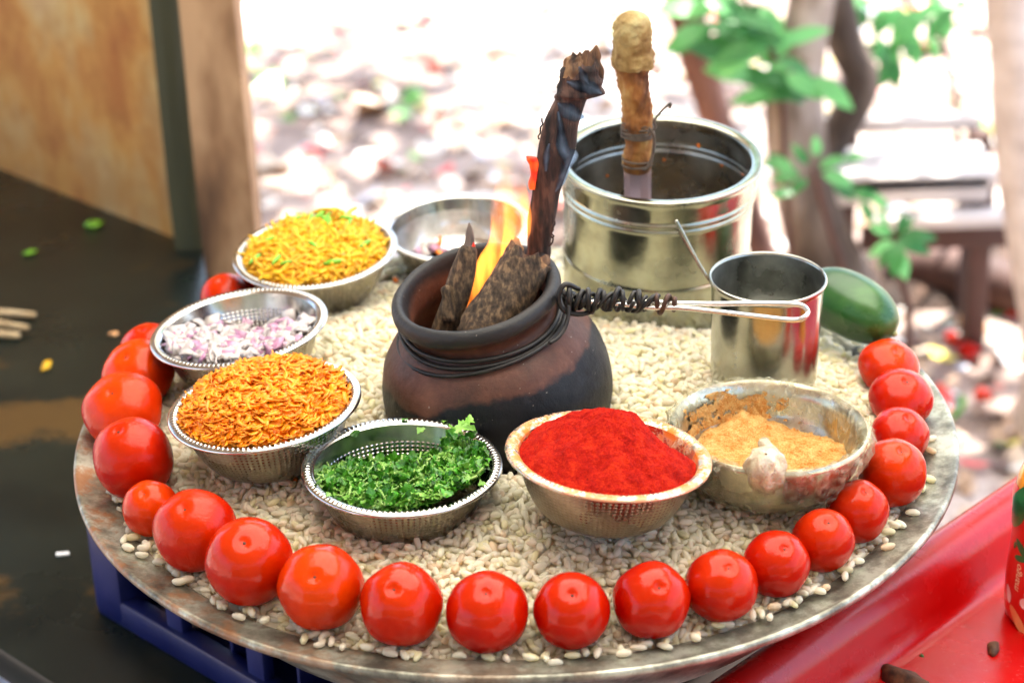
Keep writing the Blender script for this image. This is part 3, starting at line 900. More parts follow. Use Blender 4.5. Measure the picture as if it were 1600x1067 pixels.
# x, y, width, height in the picture, variant, tilt towards the camera, sideways lean, label
TOM = [
 (352, 462, 78, 66, 0, 20, -10, 'red tomato showing only its top between the onion bowl and noodle bowl'),
 (400, 440, 66, 60, 1, 10, 0, 'red tomato mostly hidden, tucked against the back of the noodle bowl'),
 (232, 545, 92, 70, 2, 10, -20, 'red tomato half hidden behind the outer edge of the onion bowl'),
 (216, 584, 118, 88, 1, 28, -38, 'wide red tomato just below the onion bowl, squeezed behind a plumper one'),
 (192, 640, 128, 108, 4, 34, -22, 'large glossy tomato beside the carrot bowl, leaning over the rim'),
 (208, 716, 126, 132, 5, 22, -24, 'large wrinkled tomato with a carrot crumb on top, beside the carrot bowl'),
 (235, 794, 88, 108, 3, 30, -14, 'small smooth tomato squeezed between two wrinkled ones near the rusty rim'),
 (305, 829, 132, 132, 4, 30, -12, 'wrinkled tomato with a tan blotch at its base, next to a small tomato'),
 (389, 877, 139, 141, 0, 32, -8, 'biggest round tomato with a clear dark stem hole, above the crate corner'),
 (501, 917, 136, 140, 1, 44, -4, 'big tomato with its dark hole facing out, below the carrot bowl'),
 (627, 945, 131, 136, 2, 32, -6, 'round tomato directly below the coriander bowl with a bright upper edge'),
 (761, 956, 131, 128, 3, 26, 4, 'squat tomato nearest the viewer, between the coriander and chilli bowls'),
 (893, 954, 121, 124, 0, 36, 10, 'smooth tomato just below the chilli powder bowl, with a pinprick hole'),
 (1018, 938, 122, 124, 2, 40, 16, 'tomato with a faint yellow scratch beside its dimple, below the knotted film'),
 (1127, 915, 116, 115, 3, 30, 20, 'plain round tomato above the stray grains where the rim turns whitish'),
 (1213, 881, 106, 108, 1, 30, 26, 'darker red round tomato with small dimple, above the scuffed red tabletop'),
 (1286, 844, 99, 108, 0, 24, 18, 'small tall tomato with a round pink hole on top, below the film covered bowl'),
 (1340, 799, 98, 113, 2, 24, 26, 'oval tomato leaning against the outer side of the film covered bowl'),
 (1394, 739, 107, 112, 3, 20, 24, 'large orange tinged tomato beside the film covered bowl, at the widest rim'),
 (1407, 678, 93, 76, 1, 22, 30, 'partly hidden tomato third below the cucumber'),
 (1408, 622, 102, 86, 0, 22, 20, 'round orange red tomato second below the cucumber'),
 (1389, 574, 97, 74, 2, 20, 26, 'partly covered tomato touching the cucumber tip'),
]
for (x, y, w, h, vi, tx_, ty_, lab) in TOM:
    c0 = atZ(x, y, .024)
    for _ in range(3):
        mpx = pxm(c0)
        a = w / 2 * mpx
        th = PITCH + math.atan((y - 533) / FPX)
        cc_ = (h / 2 * mpx) ** 2 - (a * math.sin(th)) ** 2
        c = max(.82 * a, min(1.06 * a, math.sqrt(max(cc_, 1e-6)) / math.cos(th)))
        c0 = atZ(x, y, tz(c0.x, c0.y) - .004 + c * .97)
    o = bpy.data.objects.new('tomato', tv[vi]); link(o)
    o.location = c0; o.scale = (a, a, c)
    o.rotation_euler = Euler((R(tx_ + random.uniform(-4, 4)), R(ty_ * .5), R(random.uniform(-8, 8))))
    tag(o, lab, 'tomato', 'tomatoes ringed around the tray rim')
    s = bpy.data.objects.new('stem_scar', scar_me); link(s, o)
# crumb of carrot and tan blotch on particular tomatoes are added with the carrot below

# ================================================================== steel bowls
NB = 110
def bowl_rim_vf():
    pr = [(.0633, -.0012), (.0642, -.0004), (.0656, .0003), (.0668, .0006), (.0682, .0007), (.0694, .0006), (.0706, .0005), (.0718, .0003), (.0727, -.0006), (.0728, -.0018), (.0720, -.0024), (.0700, -.0016), (.0650, -.0018)]
    def dsp(i, a, x, y, z):
        if i in (3, 4, 5): z += (.0010 if i == 4 else .0005) * max(0, math.cos(NB * a))
        return x, y, z
    return lathe_vf(pr, NB * 5, dsp)
V, F, uv = bowl_rim_vf()
uv = [(u, v * .9) for u, v in uv]
o = mesh('rim', V, F, M['bowl'], uv=uv); weld(o); rim_me = o.data; bpy.data.objects.remove(o)
inn = [(.0635, -.0012), (.0622, -.006), (.0603, -.012), (.058, -.019), (.0552, -.026), (.0515, -.033), (.0468, -.039), (.0405, -.0435), (.033, -.0455), (.0003, -.0458)]
outp = [(.0650, -.0018), (.0636, -.006), (.0618, -.012), (.0595, -.019), (.0566, -.026), (.0528, -.0335), (.048, -.0400), (.0415, -.0450), (.036, -.0475), (.034, -.0490), (.032, -.0478), (.0003, -.0475)]
V1, F1, u1 = lathe_vf(inn, 96); V2, F2, u2 = lathe_vf(outp, 96)
F2 = [tuple(reversed(q)) for q in F2]
o = mesh('wall', V1 + V2, F1 + [tuple(i + len(V1) for i in q) for q in F2], M['bowl'], uv=u1 + u2)
o.data.materials.append(M['bowl_out'])
mi = [0] * len(F1) + [1] * len(F2); o.data.polygons.foreach_set('material_index', mi)
wall_me = o.data; bpy.data.objects.remove(o)
def bowl(x, y, w, dia, tcam, tside, label, mats=None, name='steel_bowl', Z=None):
    """tcam: degrees tipped towards the camera; tside: degrees tipped to the camera's other side (+ = +X side down)."""
    depth = FPX * dia / w if Z is None else None
    c = CAM + ray(x, y) * depth if Z is None else atZ(x, y, Z)
    rot = Euler((R(tcam), R(tside), 0))
    t = thing(name, label, 'bowl', c, rot, 'steel bowls standing on the puffed rice')
    sc_ = dia / .1456
    t.scale = (sc_, sc_, sc_)
    r_, w_ = rim_me, wall_me
    if mats:
        r_ = rim_me.copy(); r_.materials[0] = mats[0]
        w_ = wall_me.copy(); w_.materials[0] = mats[0]; w_.materials[1] = mats[1]
    link(bpy.data.objects.new('rim', r_), t); link(bpy.data.objects.new('wall', w_), t)
    return t
B_sev = bowl(492, 390, 259, .1456, 4.5, -2.5, 'steel bowl filled to the brim with yellow fried noodles')
B_emp = bowl(713, 353, 240, .1380, 5, -1, 'nearly empty steel bowl just behind the flame', Z=.052)
B_oni = bowl(373, 510, 281, .1456, 1, -5.5, 'steel bowl holding diced onion, tipped outwards')
B_car = bowl(413, 630, 305, .1456, 1.5, -4.5, 'steel bowl overflowing with grated orange carrot')
B_cor = bowl(628, 726, 316, .1456, 1, 1.2, 'steel bowl of chopped green coriander nearest the viewer')
B_chi = bowl(951, 708, 325, .1456, -2.5, 6.0, 'steel bowl of red chilli powder with orange dust on its rim', (M['chili_bowl'], M['chili_out']))

def polar_field(hf, R0, nr=40, na=110, skirt=.006):
    V, F = [(0, 0, hf(0, 0))], []
    for i in range(1, nr + 1):
        r = R0 * i / nr
        for k in range(na):
            a = 2 * math.pi * k / na
            x, y = r * math.cos(a), r * math.sin(a)
            V.append((x, y, hf(x, y)))
    for k in range(na): F.append((0, 1 + k, 1 + (k + 1) % na))
    for i in range(nr - 1):
        for k in range(na):
            a, b_ = 1 + i * na + k, 1 + i * na + (k + 1) % na
            F.append((a, a + na, b_ + na, b_))
    return V, F
def wall_r(z):                                        # inner bowl radius at a depth
    zs = [p[1] for p in inn][::-1]; rs = [p[0] for p in inn][::-1]
    return float(np.interp(z, zs, rs))
def clampfield(hf):
    """keeps a heap inside its bowl: past the wall the surface dips under it"""
    def g_(x, y):
        r = math.hypot(x, y)
        return hf(x, y)
    return g_
# chilli powder
def h_chi(x, y):
    d = math.hypot(x - .000, (y - .008) * 1.02)
    k = max(0, 1 - (d / .0665) ** 1.2)
    h = -.0075 + .0385 * k
    p = Vector((x * 60, y * 60, 1.3))
    h += .0030 * mn.noise(p) * min(1, k * 3 + .3) + .0018 * mn.noise(p * 2.7) + .0011 * mn.noise(p * 7) + .0007 * mn.noise(p * 17)
    if x > .02 and y > .0: h -= .010 * min(1, (x - .02) / .02) * min(1, y / .02)
    return h
def fit_r(hf, R0=.0625):
    V, F = [], []
    V0, F0 = polar_field(lambda x, y: 0, 1.0, 96, 260)
    for (x, y, z) in V0:
        r = math.hypot(x, y)
        # shrink until the surface point lies inside the bowl
        rr_ = R0 * r
        for _ in range(4):
            xx_, yy_ = (x / r * rr_, y / r * rr_) if r > 0 else (0, 0)
            hz = hf(xx_, yy_)
            lim = wall_r(min(hz, -.0013)) - .0004
            rr_ = min(R0 * r, lim * r) if r > 0 else 0
        xx_, yy_ = (x / r * rr_, y / r * rr_) if r > 0 else (0, 0)
        V.append((xx_, yy_, hf(xx_, yy_)))
    return V, F0
def content(name, label, cat, B, V, F, mat, kind=None):
    o = mesh(name, V, F, mat)
    o.location = B.location; o.rotation_euler = B.rotation_euler; o.scale = B.scale
    return tag(o, label, cat, kind=kind)
V, F = fit_r(h_chi)
content('chilli_powder', 'bright red chilli powder heaped in a dusted steel bowl', 'chilli powder', B_chi, V, F, M['chili'], 'stuff')

# ---- heaps of separate pieces
def heap(name, label, cat, B, hf, coremat, variants, items, corename, keep=260):
    """items: (variant key, Matrix, priority). Top pieces become parts; the rest is one joined part."""
    t = thing(name, label, cat, B.location, B.rotation_euler)
    t.scale = B.scale
    V, F = fit_r(hf)
    tag(mesh(corename, V, F, coremat, t), kind='stuff')
    meshes = {}
    for key, (V, F, mat, pn) in variants.items():
        o = mesh(pn, V, F, mat); meshes[key] = (o.data, pn); bpy.data.objects.remove(o)
    items = sorted(items, key=lambda q: -q[2])
    for key, mt, _ in items[:keep]:
        me, pn = meshes[key]
        o = bpy.data.objects.new(pn, me); link(o, t); o.matrix_local = mt
    rest = {}
    for key, mt, _ in items[keep:]:
        mat = variants[key][2]
        V, F = variants[key][0], variants[key][1]
        rv, rf = rest.setdefault(mat.name, ([], []))
        n = len(rv); rv += [tuple(mt @ Vector(v)) for v in V]; rf += [tuple(i + n for i in q) for q in F]
    k = 0
    allv, allf, mi, mats = [], [], [], []
    for mname, (rv, rf) in rest.items():
        n = len(allv); allv += rv; allf += [tuple(i + n for i in q) for q in rf]
        mi += [len(mats)] * len(rf); mats.append(bpy.data.materials[mname])
    if allv:
        o = mesh('small_pieces', allv, allf, mats[0], t)
        for m_ in mats[1:]: o.data.materials.append(m_)
        o.data.polygons.foreach_set('material_index', mi)
        tag(o, kind='stuff')
    return t
def rnd_in(r):
    a = random.uniform(0, 2 * math.pi); q = r * math.sqrt(random.random())
    return q * math.cos(a), q * math.sin(a)
def mat4(p, e, s=1.0):
    sc_ = s if hasattr(s, '__len__') else (s, s, s)
    return Matrix.Translation(p) @ Euler(e).to_matrix().to_4x4() @ Matrix.Diagonal((*sc_, 1))
# carrot shreds: thin curled strips
def strip_vf(L, w, th, bend, twist, n=6, seed=0):
    rs = random.Random(seed); V, F = [], []
    for i in range(n + 1):
        t_ = i / n
        wx = w * (.30 + .70 * math.sin(math.pi * min(.97, max(.08, t_))) ** .6) * rs.uniform(.75, 1.15)
        z = bend * (t_ - .5) ** 2 * 4 * L; a = twist * (t_ - .5)
        for sx_, sz_ in ((-1, -1), (1, -1), (1, 1), (-1, 1)):
            y, zz_ = sx_ * wx / 2, sz_ * th / 2
            V.append(((t_ - .5) * L, y * math.cos(a) - zz_ * math.sin(a), z + y * math.sin(a) + zz_ * math.cos(a)))
    for i in range(n):
        for k in range(4):
            F.append((i * 4 + k, i * 4 + (k + 1) % 4, (i + 1) * 4 + (k + 1) % 4, (i + 1) * 4 + k))
    F.append((3, 2, 1, 0)); F.append(tuple(n * 4 + k for k in range(4)))
    return V, F
def h_car(x, y):
    r = math.hypot(x, y)
    return -.005 + .0205 * max(0, 1 - (r / .066) ** 2.4) + .005 * mn.noise(Vector((x * 50, y * 50, 3))) + .004 * max(0, y / .06)
var = {}
for k in range(8):
    V, F = strip_vf(random.uniform(.007, .015), random.uniform(.0028, .0058), random.uniform(.0005, .0009), random.uniform(-.14, .14), random.uniform(-.9, .9), 6, k)
    var[k] = (V, F, M['carrot'], 'carrot_shred')
it = []
for k in range(1900):
    x, y = rnd_in(.064)
    deep = random.random()
    z = h_car(x, y) + (.0026 if deep < .6 else -.001) + random.uniform(-.001, .0016)
    it.append((random.randrange(8), mat4((x, y, z), (random.gauss(0, .55), random.gauss(0, .26), random.uniform(0, 6.28)), random.uniform(.6, 1.1)), (z * 20 - y) + random.random() * .04 - (1 if deep >= .6 else 0)))
heap('grated_carrot', 'heap of finely grated orange carrot overflowing its bowl', 'grated carrot', B_car, h_car, M['carrot'], var, it, 'carrot_core', 280)
# noodles
def h_sev(x, y):
    r = math.hypot(x, y)
    return -.005 + .0105 * max(0, 1 - (r / .066) ** 2.4) + .003 * mn.noise(Vector((x * 50, y * 50, 9))) + .004 * max(0, y / .06)
def noodle(L, r, k, seed):
    rs = random.Random(seed)
    pts = []; a = 0; p = Vector((0, 0, 0)); kk = k
    for i in range(7):
        pts.append(tuple(p)); a += kk * L / 6; p = p + Vector((math.cos(a), math.sin(a), rs.uniform(-.15, .15))) * (L / 6)
    c = sum((Vector(q) for q in pts), Vector()) / 7
    return tube_vf([Vector(q) - c for q in pts], r, 6)
var = {}
for k in range(8):
    V, F = noodle(random.uniform(.014, .028), random.uniform(.0010, .0014), random.choice([-130, -70, -25, 8, 30, 80, 160]), k)
    var[k] = (V, F, M['sev'] if k < 6 else M['sev2'], 'noodle')
V, F = tube_vf([(-.009, 0, 0), (-.005, 0, .0004), (0, 0, .0008), (.005, .0006, .0006), (.009, .001, 0)], [.0009, .0020, .0023, .0019, .0006], 8)
var['g'] = (V, F, M['chilli_green'], 'green_chilli_slice')
V, F = tube_vf([(-.003, 0, 0), (-.0015, 0, 0), (0, 0, 0), (.0015, 0, 0), (.003, 0, 0)], [.0004, .0022, .0026, .0022, .0004], 8)
var['o'] = (V, F, M['carrot_bit'], 'orange_bit'); var['p'] = (V, F, M['sev'], 'fried_lentil')
it = []
for k in range(1150):
    x, y = rnd_in(.0605)
    lay = random.random()
    z = h_sev(x, y) + (.0018 if lay < .6 else -.0005) + random.uniform(-.0008, .0016)
    key = random.randrange(8) if random.random() > .06 else random.choice(['p', 'p', 'o'])
    it.append((key, mat4((x, y, z), (random.gauss(0, .35), random.gauss(0, .25), random.uniform(0, 6.28)), random.uniform(.8, 1.1)), z * 20 - y + random.random() * .04 - (lay >= .6)))
for (x, y, a, tl) in ((.002, .050, .5, .9), (.010, .046, 1.0, .3), (.012, .034, 1.6, .2), (.024, .040, -.4, .2), (-.022, -.036, .2, .1), (.007, .040, 2.0, .5), (.045, -.008, .8, .2), (-.05, -.02, 1, .1), (-.018, .046, .3, .2), (.03, .03, 1.2, .2), (-.04, .01, .5, .1), (.02, -.04, 0, .1), (-.005, .044, 1.4, .4), (.0, -.01, 2.2, .1), (-.03, -.03, 1.1, .1)):
    it.append(('g', mat4((x, y, h_sev(x, y) + .005), (0, -tl * .4, a), random.uniform(.7, 1.15)), 99))
for (x, y, a) in ((.006, .052, .6), (.013, .05, .45)):
    it.append((3, mat4((x, y, h_sev(x, y) + .008), (0, -.45, a), (1.3, 1.5, 1.5)), 99))
heap('fried_noodles', 'yellow crunchy fried noodles with green chilli pieces in a steel bowl', 'fried noodles', B_sev, h_sev, M['sev2'], var, it, 'noodle_core', 290)
# onion
def h_oni(x, y):
    r = math.hypot(x, y)
    return -.022 - .16 * (y) + .010 * (abs(x) / .06) ** 1.5 + .003 * mn.noise(Vector((x * 40, y * 40, 1))) + (.005 if x < -.0 else .002)
def dice(seed):
    rs = random.Random(seed)
    a, b_, c = rs.uniform(.0042, .0072), rs.uniform(.0038, .0062), rs.uniform(.0014, .0034)
    V = []; F = []
    n = 4
    for j in (-1, 1):
        for i in range(n + 1):
            t_ = i / n * 2 - 1
            V.append((t_ * a * rs.uniform(.9, 1.08), -b_ * rs.uniform(.85, 1.1), j * c * .5 + .0016 * (1 - t_ * t_)))
            V.append((t_ * a * rs.uniform(.75, 1.0), b_ * rs.uniform(.85, 1.1), j * c * .5 + .0016 * (1 - t_ * t_)))
    m_ = 2 * (n + 1)
    for i in range(n):
        F.append((i * 2, i * 2 + 1, i * 2 + 3, i * 2 + 2)); F.append((m_ + i * 2, m_ + i * 2 + 2, m_ + i * 2 + 3, m_ + i * 2 + 1))
        F.append((i * 2, i * 2 + 2, m_ + i * 2 + 2, m_ + i * 2)); F.append((i * 2 + 1, m_ + i * 2 + 1, m_ + i * 2 + 3, i * 2 + 3))
    F.append((0, m_, m_ + 1, 1)); F.append((2 * n, 2 * n + 1, m_ + 2 * n + 1, m_ + 2 * n))
    return V, F
var = {}
for k in range(8):
    V, F = dice(k + 20); var[k] = (V, F, M['onion'] if k < 5 else M['onion_pink'], 'onion_piece')
it = []
for k in range(560):
    x, y = rnd_in(.0575)
    z0 = h_oni(x, y)
    if math.hypot(x, y) > wall_r(z0) - .003 or (y > .034 - .3 * abs(x)): 
        if random.random() > .12: continue
        if math.hypot(x, y) > wall_r(z0 + .006): continue
    lay = random.random()
    z = z0 + (.0035 if lay < .55 else .0005) + random.uniform(0, .003)
    pk = random.random() < (.46 if x > .01 else .2)
    it.append((random.choice([5, 6, 7]) if pk else random.randrange(5), mat4((x, y, z), (random.gauss(0, .8), random.gauss(0, .7), random.uniform(0, 6.28)), random.uniform(.75, 1.2)), z * 20 - y + random.random() * .1 - (lay >= .55)))
heap('diced_onion', 'white and purple diced onion lying in a tipped steel bowl', 'diced onion', B_oni, h_oni, M['onion'], var, it, 'onion_core', 240)
# coriander
def h_cor(x, y):
    r = math.hypot(x, y)
    h = -.0095 - .13 * y + .20 * x * (1 if x > 0 else .15)
    if y > .01 and x < .03: h -= .30 * (y - .01)
    h = min(h, .010)
    return h + .004 * mn.noise(Vector((x * 55, y * 55, 4)))
def leaf_cor(seed, L):
    rs = random.Random(seed)
    out = []
    lob = rs.choice([3, 5, 5])
    m_ = 26
    for i in range(m_):
        a = -2.5 + 5.0 * i / (m_ - 1)
        r = L * (.55 + .45 * abs(math.cos(a * lob / 3.2))) * rs.uniform(.74, 1.06) * (1 if abs(a) < 2.1 else .6)
        out.append((r * math.cos(a), r * math.sin(a) * .8, .10 * L * math.sin(3 * a + seed) + .25 * r * r / L * rs.uniform(-.6, 1.0)))
    V = [(0, 0, 0)] + [(-.5 * L, 0, 0)] + out
    F = [(0, i, i + 1) for i in range(2, m_ + 1)] + [(0, 1, 2), (0, m_ + 1, 1)]
    return V, F
var = {}
for k in range(8):
    V, F = leaf_cor(k, random.uniform(.0048, .0082)); var[k] = (V, F, M['cor'] if k < 5 else M['cor2'], 'leaf_piece')
for k in range(3):
    L = (.008, .012, .006)[k]
    V, F = tube_vf([(-L / 2, 0, 0), (0, L * .05 * k, 0), (L / 2, 0, 0)], [.00085, .0009, .0008], 6); var['s%d' % k] = (V, F, M['stem'], 'stem_piece')
it = []
for k in range(2300):
    x, y = rnd_in(.0605)
    z0 = h_cor(x, y)
    if math.hypot(x, y) > wall_r(min(z0, -.002)) - .001: continue
    lay = random.random()
    z = z0 + (.0022 if lay < .5 else .0002) + random.uniform(-.0005, .003)
    key = ('s%d' % random.randrange(3)) if random.random() < .2 else random.randrange(8)
    it.append((key, mat4((x, y, z), (random.gauss(0, .75), random.gauss(0, .6), random.uniform(0, 6.28)), random.uniform(.6, 1.15)), z * 20 - y + random.random() * .05 - (lay >= .5)))
for k in range(260):
    a_, r_ = R(random.uniform(-75, 25)), random.uniform(.038, .060)
    x, y = r_ * math.cos(a_), r_ * math.sin(a_)
    it.append((random.randrange(8), mat4((x, y, max(h_cor(x, y), -.010) + .001 + random.uniform(0, .004)), (random.gauss(0, .6), random.gauss(0, .5), random.uniform(0, 6.28)), random.uniform(.7, 1.1)), 5 if k < 60 else -2))
for (x, y, z, s, key) in ((.043, .030, .014, 1.7, 5), (.037, .036, .010, 1.5, 6), (.050, .022, .012, 1.6, 1), (.048, .034, .016, 1.3, 7), (.052, -.004, .006, 1.7, 6), (.044, -.014, .004, 1.6, 7), (-.008, .020, -.012, 1.6, 5), (.020, -.03, -.002, 1.5, 6), (-.035, .048, .001, .8, 2), (-.001, .0655, .0022, .7, 3), (.012, .059, -.004, .8, 6), (-.06, -.028, .001, .9, 5), (.058, -.032, .002, .8, 6), (.03, .062, .002, .7, 7), (-.05, -.045, .0025, .6, 5)):
    it.append((key, mat4((x, y, z), (random.gauss(0, .4), random.gauss(0, .4), random.uniform(0, 6.28)), s), 99))
heap('chopped_coriander', 'freshly chopped green coriander leaves and stems in a bowl', 'coriander', B_cor, h_cor, M['cor'], var, it, 'coriander_core', 290)

# remains in the nearly empty bowl
def h_em(x, y):
    return -.036 + .005 * mn.noise(Vector((x * 60, y * 60, 7))) - .1 * y
var = {}
for k in range(5):
    V, F = dice(k + 60); var[k] = (V, F, M['onion'] if k < 3 else (M['onion_pink'] if k < 4 else M['carrot_bit']), 'vegetable_scrap')
it = [(random.randrange(5), mat4((x, y, h_em(x, y) + .004), (random.gauss(0, .6), random.gauss(0, .5), random.uniform(0, 6)), random.uniform(.9, 1.3)), random.random()) for x, y in (rnd_in(.045) for _ in range(60))]
tE = thing('vegetable_scraps', 'few leftover pale vegetable scraps at the bottom of the near empty bowl', 'scraps', B_emp.location, B_emp.rotation_euler)
for k, (key, mt, _) in enumerate(it):
    V, F, mat, pn = var[key]
    if k < 5: var[('m', key)] = None
me_ = {}
for key in range(5):
    V, F, mat, pn = var[key]; o = mesh(pn, V, F, mat); me_[key] = o.data; bpy.data.objects.remove(o)
for key, mt, _ in it:
    o = bpy.data.objects.new('scrap', me_[key]); link(o, tE); o.matrix_local = Matrix.Translation((0, 0, -.004)) @ mt

# ---- film covered bowl with spiced salt
cS = atZ(1203, 662, .062)
t = thing('film_wrapped_bowl', 'wide metal bowl wrapped in wrinkled plastic film tied in a knot', 'bowl', cS, Euler((R(1), R(2.5), 0)))
fac = (314 * pxm(cS) / 2) / .0728
inn2 = [(.0700, 0), (.0665, -.003), (.0645, -.012), (.062, -.022), (.0585, -.031), (.052, -.0385), (.043, -.043), (.0003, -.044)]
out2 = [(.0700, 0), (.0722, -.002), (.0715, -.005), (.0690, -.012), (.0662, -.022), (.062, -.032), (.056, -.041), (.046, -.047), (.038, -.049), (.0003, -.049)]
V1, F1, u1 = lathe_vf(inn2, 80); V2, F2, u2 = lathe_vf(out2, 80)
S_ = lambda Vv, s=fac: [(a * s, b_ * s, c * s) for a, b_, c in Vv]
mesh('wall', S_(V1 + V2), F1 + [tuple(i + len(V1) for i in reversed(q)) for q in F2], M['film_bowl'], t, uv=u1 + u2)
# film: hugs the rim, hangs in creases outside and a short way inside
fp = [(.0605, -.026), (.0625, -.018), (.0640, -.010), (.0655, -.003), (.0680, .0008), (.0712, .0018), (.0738, -.0006), (.0740, -.006), (.0722, -.014), (.0698, -.022), (.0655, -.032), (.0600, -.040), (.050, -.046)]
def crk(i, a, x, y, z):
    v = Vector((math.cos(a) * 2.4, math.sin(a) * 2.4, i * .22))
    n1 = mn.noise(v * 4.5) * .0019 + mn.noise(v * 10) * .0010 + abs(mn.noise(v * 16)) * .0010
    n2 = mn.noise(v * 6 + Vector((9, 0, 0))) * .0014
    n1 += (abs(mn.noise(Vector((math.cos(a) * 12, math.sin(a) * 12, i * .5)))) - .2) * (.0042 if i > 5 else .0022)
    n2x = (abs(mn.noise(Vector((math.cos(a) * 9 + 4, math.sin(a) * 9, i * .5)))) - .2) * .0036 if 3 <= i <= 9 else 0
    z += n2x
    k = 1 + n1 / .07 * (1.7 if i > 6 else 1.3)
    if i < 3: z += .006 * mn.noise(Vector((math.cos(a) * 3, math.sin(a) * 3, 7)))
    return x * k, y * k, z + n2
V, F, uv = lathe_vf(fp, 260, crk)
mesh('film', S_(V), F, M['film'], t)
# knot at the front: bulb with pleats
kp = Vector((.0, 0, 0))
kn = atY(1197, 736, cS.y - .0728 * fac * .97)
Rm = t.rotation_euler.to_matrix()
kl = Rm.inverted() @ (kn - cS)
pr = [(.0008, .0185), (.006, .0165), (.0105, .011), (.0125, .003), (.0118, -.004), (.0085, -.0095), (.006, -.013), (.0065, -.0165), (.0035, -.020), (.0006, -.0215)]
def plt_(i, a, x, y, z):
    k = 1 + .05 * math.sin(7 * a + i * .35 + 2 * mn.noise(Vector((math.cos(a), math.sin(a), 3)))) + .12 * mn.noise(Vector((math.cos(a) * 2, math.sin(a) * 2, i * .4)))
    return x * k, y * k, z
V, F, uv = lathe_vf(pr, 60, plt_)
Rk = Euler((R(28), R(-8), 0)).to_matrix()
mesh('film_knot', [Rk @ (Vector(v) * 1.2) for v in V], F, M['film_dense'], t, loc=kl)
tube('film_twist', [kl + Vector((.004, .004, .012)), kl + Vector((.002, .010, .014)), kl + Vector((0, .018, .012))], [.005, .003, .005], M['film_dense'], t, n=12, sm=4)
def h_sal(x, y):
    h = -.0262 + .0055 * mn.noise(Vector((x * 35, y * 35, 2))) + .0018 * mn.noise(Vector((x * 110, y * 110, 3))) + .0012 * mn.noise(Vector((x * 300, y * 300, 3))) + .0010 * mn.noise(Vector((x * 900, y * 900, 3)))
    h += .004 * math.exp(-((x - .03) ** 2 + (y - .002) ** 2) / .0004)
    if y > .025: h += (y - .025) * .35 * max(0, 1 - abs(x + .012) / .02)
    h += -.06 * y - .04 * abs(x)
    return h
V, F = [], []
V0, F0 = polar_field(lambda x, y: 0, 1.0, 96, 260)
for (x, y, z) in V0:
    a, b_ = x * .0612, y * .0612
    V.append((a * fac, b_ * fac, h_sal(a, b_) * fac))
o = mesh('spiced_salt', V, F0, M['masala']); o.location = cS; o.rotation_euler = t.rotation_euler
tag(o, 'yellow orange spiced salt in the film wrapped bowl', 'spice', kind='stuff')
# powder smears up the back inside wall
V, F = [], []
for i in range(41):
    for k in range(181):
        a = R(58 + 100 * k / 180); tt = i / 40
        z = -.027 + .0235 * tt
        zs = [p[1] for p in inn2][::-1]; rs_ = [p[0] for p in inn2][::-1]
        r = float(np.interp(z, zs, rs_)) - .0012 - .0022 * (1 - tt) * abs(mn.noise(Vector((k * .117, i * .09, 2)))) - .0006 * mn.noise(Vector((k * .9, i * .9, 4))) 
        if tt > .98: r += .002
        V.append((r * math.cos(a) * fac, r * math.sin(a) * fac, z * fac))
for i in range(40):
    for k in range(180):
        j = i * 181 + k
        if mn.noise(Vector((k * .045, i * .07, 8))) + .45 * mn.noise(Vector((k * .17, i * .22, 3))) + .3 * mn.noise(Vector((k * .6, i * .6, 5))) + .35 * (1 - abs(k - 105) / 70) > .30 - .40 * (1 - i / 40): F.append((j, j + 1, j + 182, j + 181))
o = mesh('spice_smear', V, F, M['masala']); o.location = cS; o.rotation_euler = t.rotation_euler
tag(o, 'orange spice clinging inside the back of the film wrapped bowl', 'spice', kind='stuff')
g0 = mesh('rice_grain', *(lambda T: ([tuple(v * np.array([.009, .0095, .0095])) for v in T[0]], [tuple(dict.fromkeys(q)) for q in T[1]]))(tpls[3]), M['onion'])
g0.location = cS + Vector((-.005, -.004, -.0165)); g0.rotation_euler = (0, .1, .6)
tag(g0, 'single white puffed grain lying on the spiced salt', 'grain')

# ================================================================== clay fire pot
PC = atY(778, 602, -.010)
Rp = Euler((R(8.5), R(-9.5), 0))
t = thing('clay_pot', 'soot blackened round clay fire pot bound with wire at the neck', 'clay pot', PC, Rp)
RB = 359 * pxm(PC) / 2
k = RB / .0896
pr = [(.0005, -.078), (.030, -.076), (.052, -.069), (.070, -.054), (.082, -.034), (.0885, -.014), (.0896, .002), (.0880, .018), (.0830, .034), (.0755, .047), (.0665, .0565), (.0600, .0625), (.0572, .067), (.0570, .071), (.0585, .075), (.0620, .0782), (.0648, .0815), (.0655, .0860), (.0642, .0905), (.0610, .0930), (.0575, .0925), (.0552, .0890), (.0538, .083), (.0525, .075), (.0530, .066), (.0600, .052), (.070, .036), (.076, .012), (.070, -.03), (.04, -.06), (.0005, -.066)]
prs = [tuple(p) for p in spline(pr, 3)]
def lump(i, a, x, y, z):
    v = Vector((x * 14, y * 14, z * 14))
    q = 1 + .012 * mn.noise(v) + .0055 * mn.noise(v * 4) + .0030 * mn.noise(v * 11)
    return x * q * k, y * q * k, z * k + .0012 * mn.noise(v * 1.5)
V, F, uv = lathe_vf([tuple(p_) for p_ in spline(pr, 4)], 200, lump)
o = mesh('body', V, F, M['clay'], t, uv=uv); weld(o)
def ringpts(r, z, tx=0, ty=0, n=60, sag=0):
    return [(r * k * math.cos(a) * (1 + .006 * math.sin(5 * a + z * 90)), r * k * math.sin(a), (z + tx * math.cos(a) + ty * math.sin(a)) * k + sag * math.sin(3 * a)) for a in (2 * math.pi * i / n for i in range(n))]
def wire_ring(name, r, z, rad, tx=0, ty=0, sag=0):
    V, F = tube_vf(ringpts(r, z, tx, ty, sag=sag), rad, 8, closed=True)
    mesh(name, V, F, M['black_wire'], t)
wire_ring('neck_wire', .0615, .0700, .0019, -.004, .004, .0007)
wire_ring('neck_wire', .0628, .0665, .0019, -.002, .006, .0010)
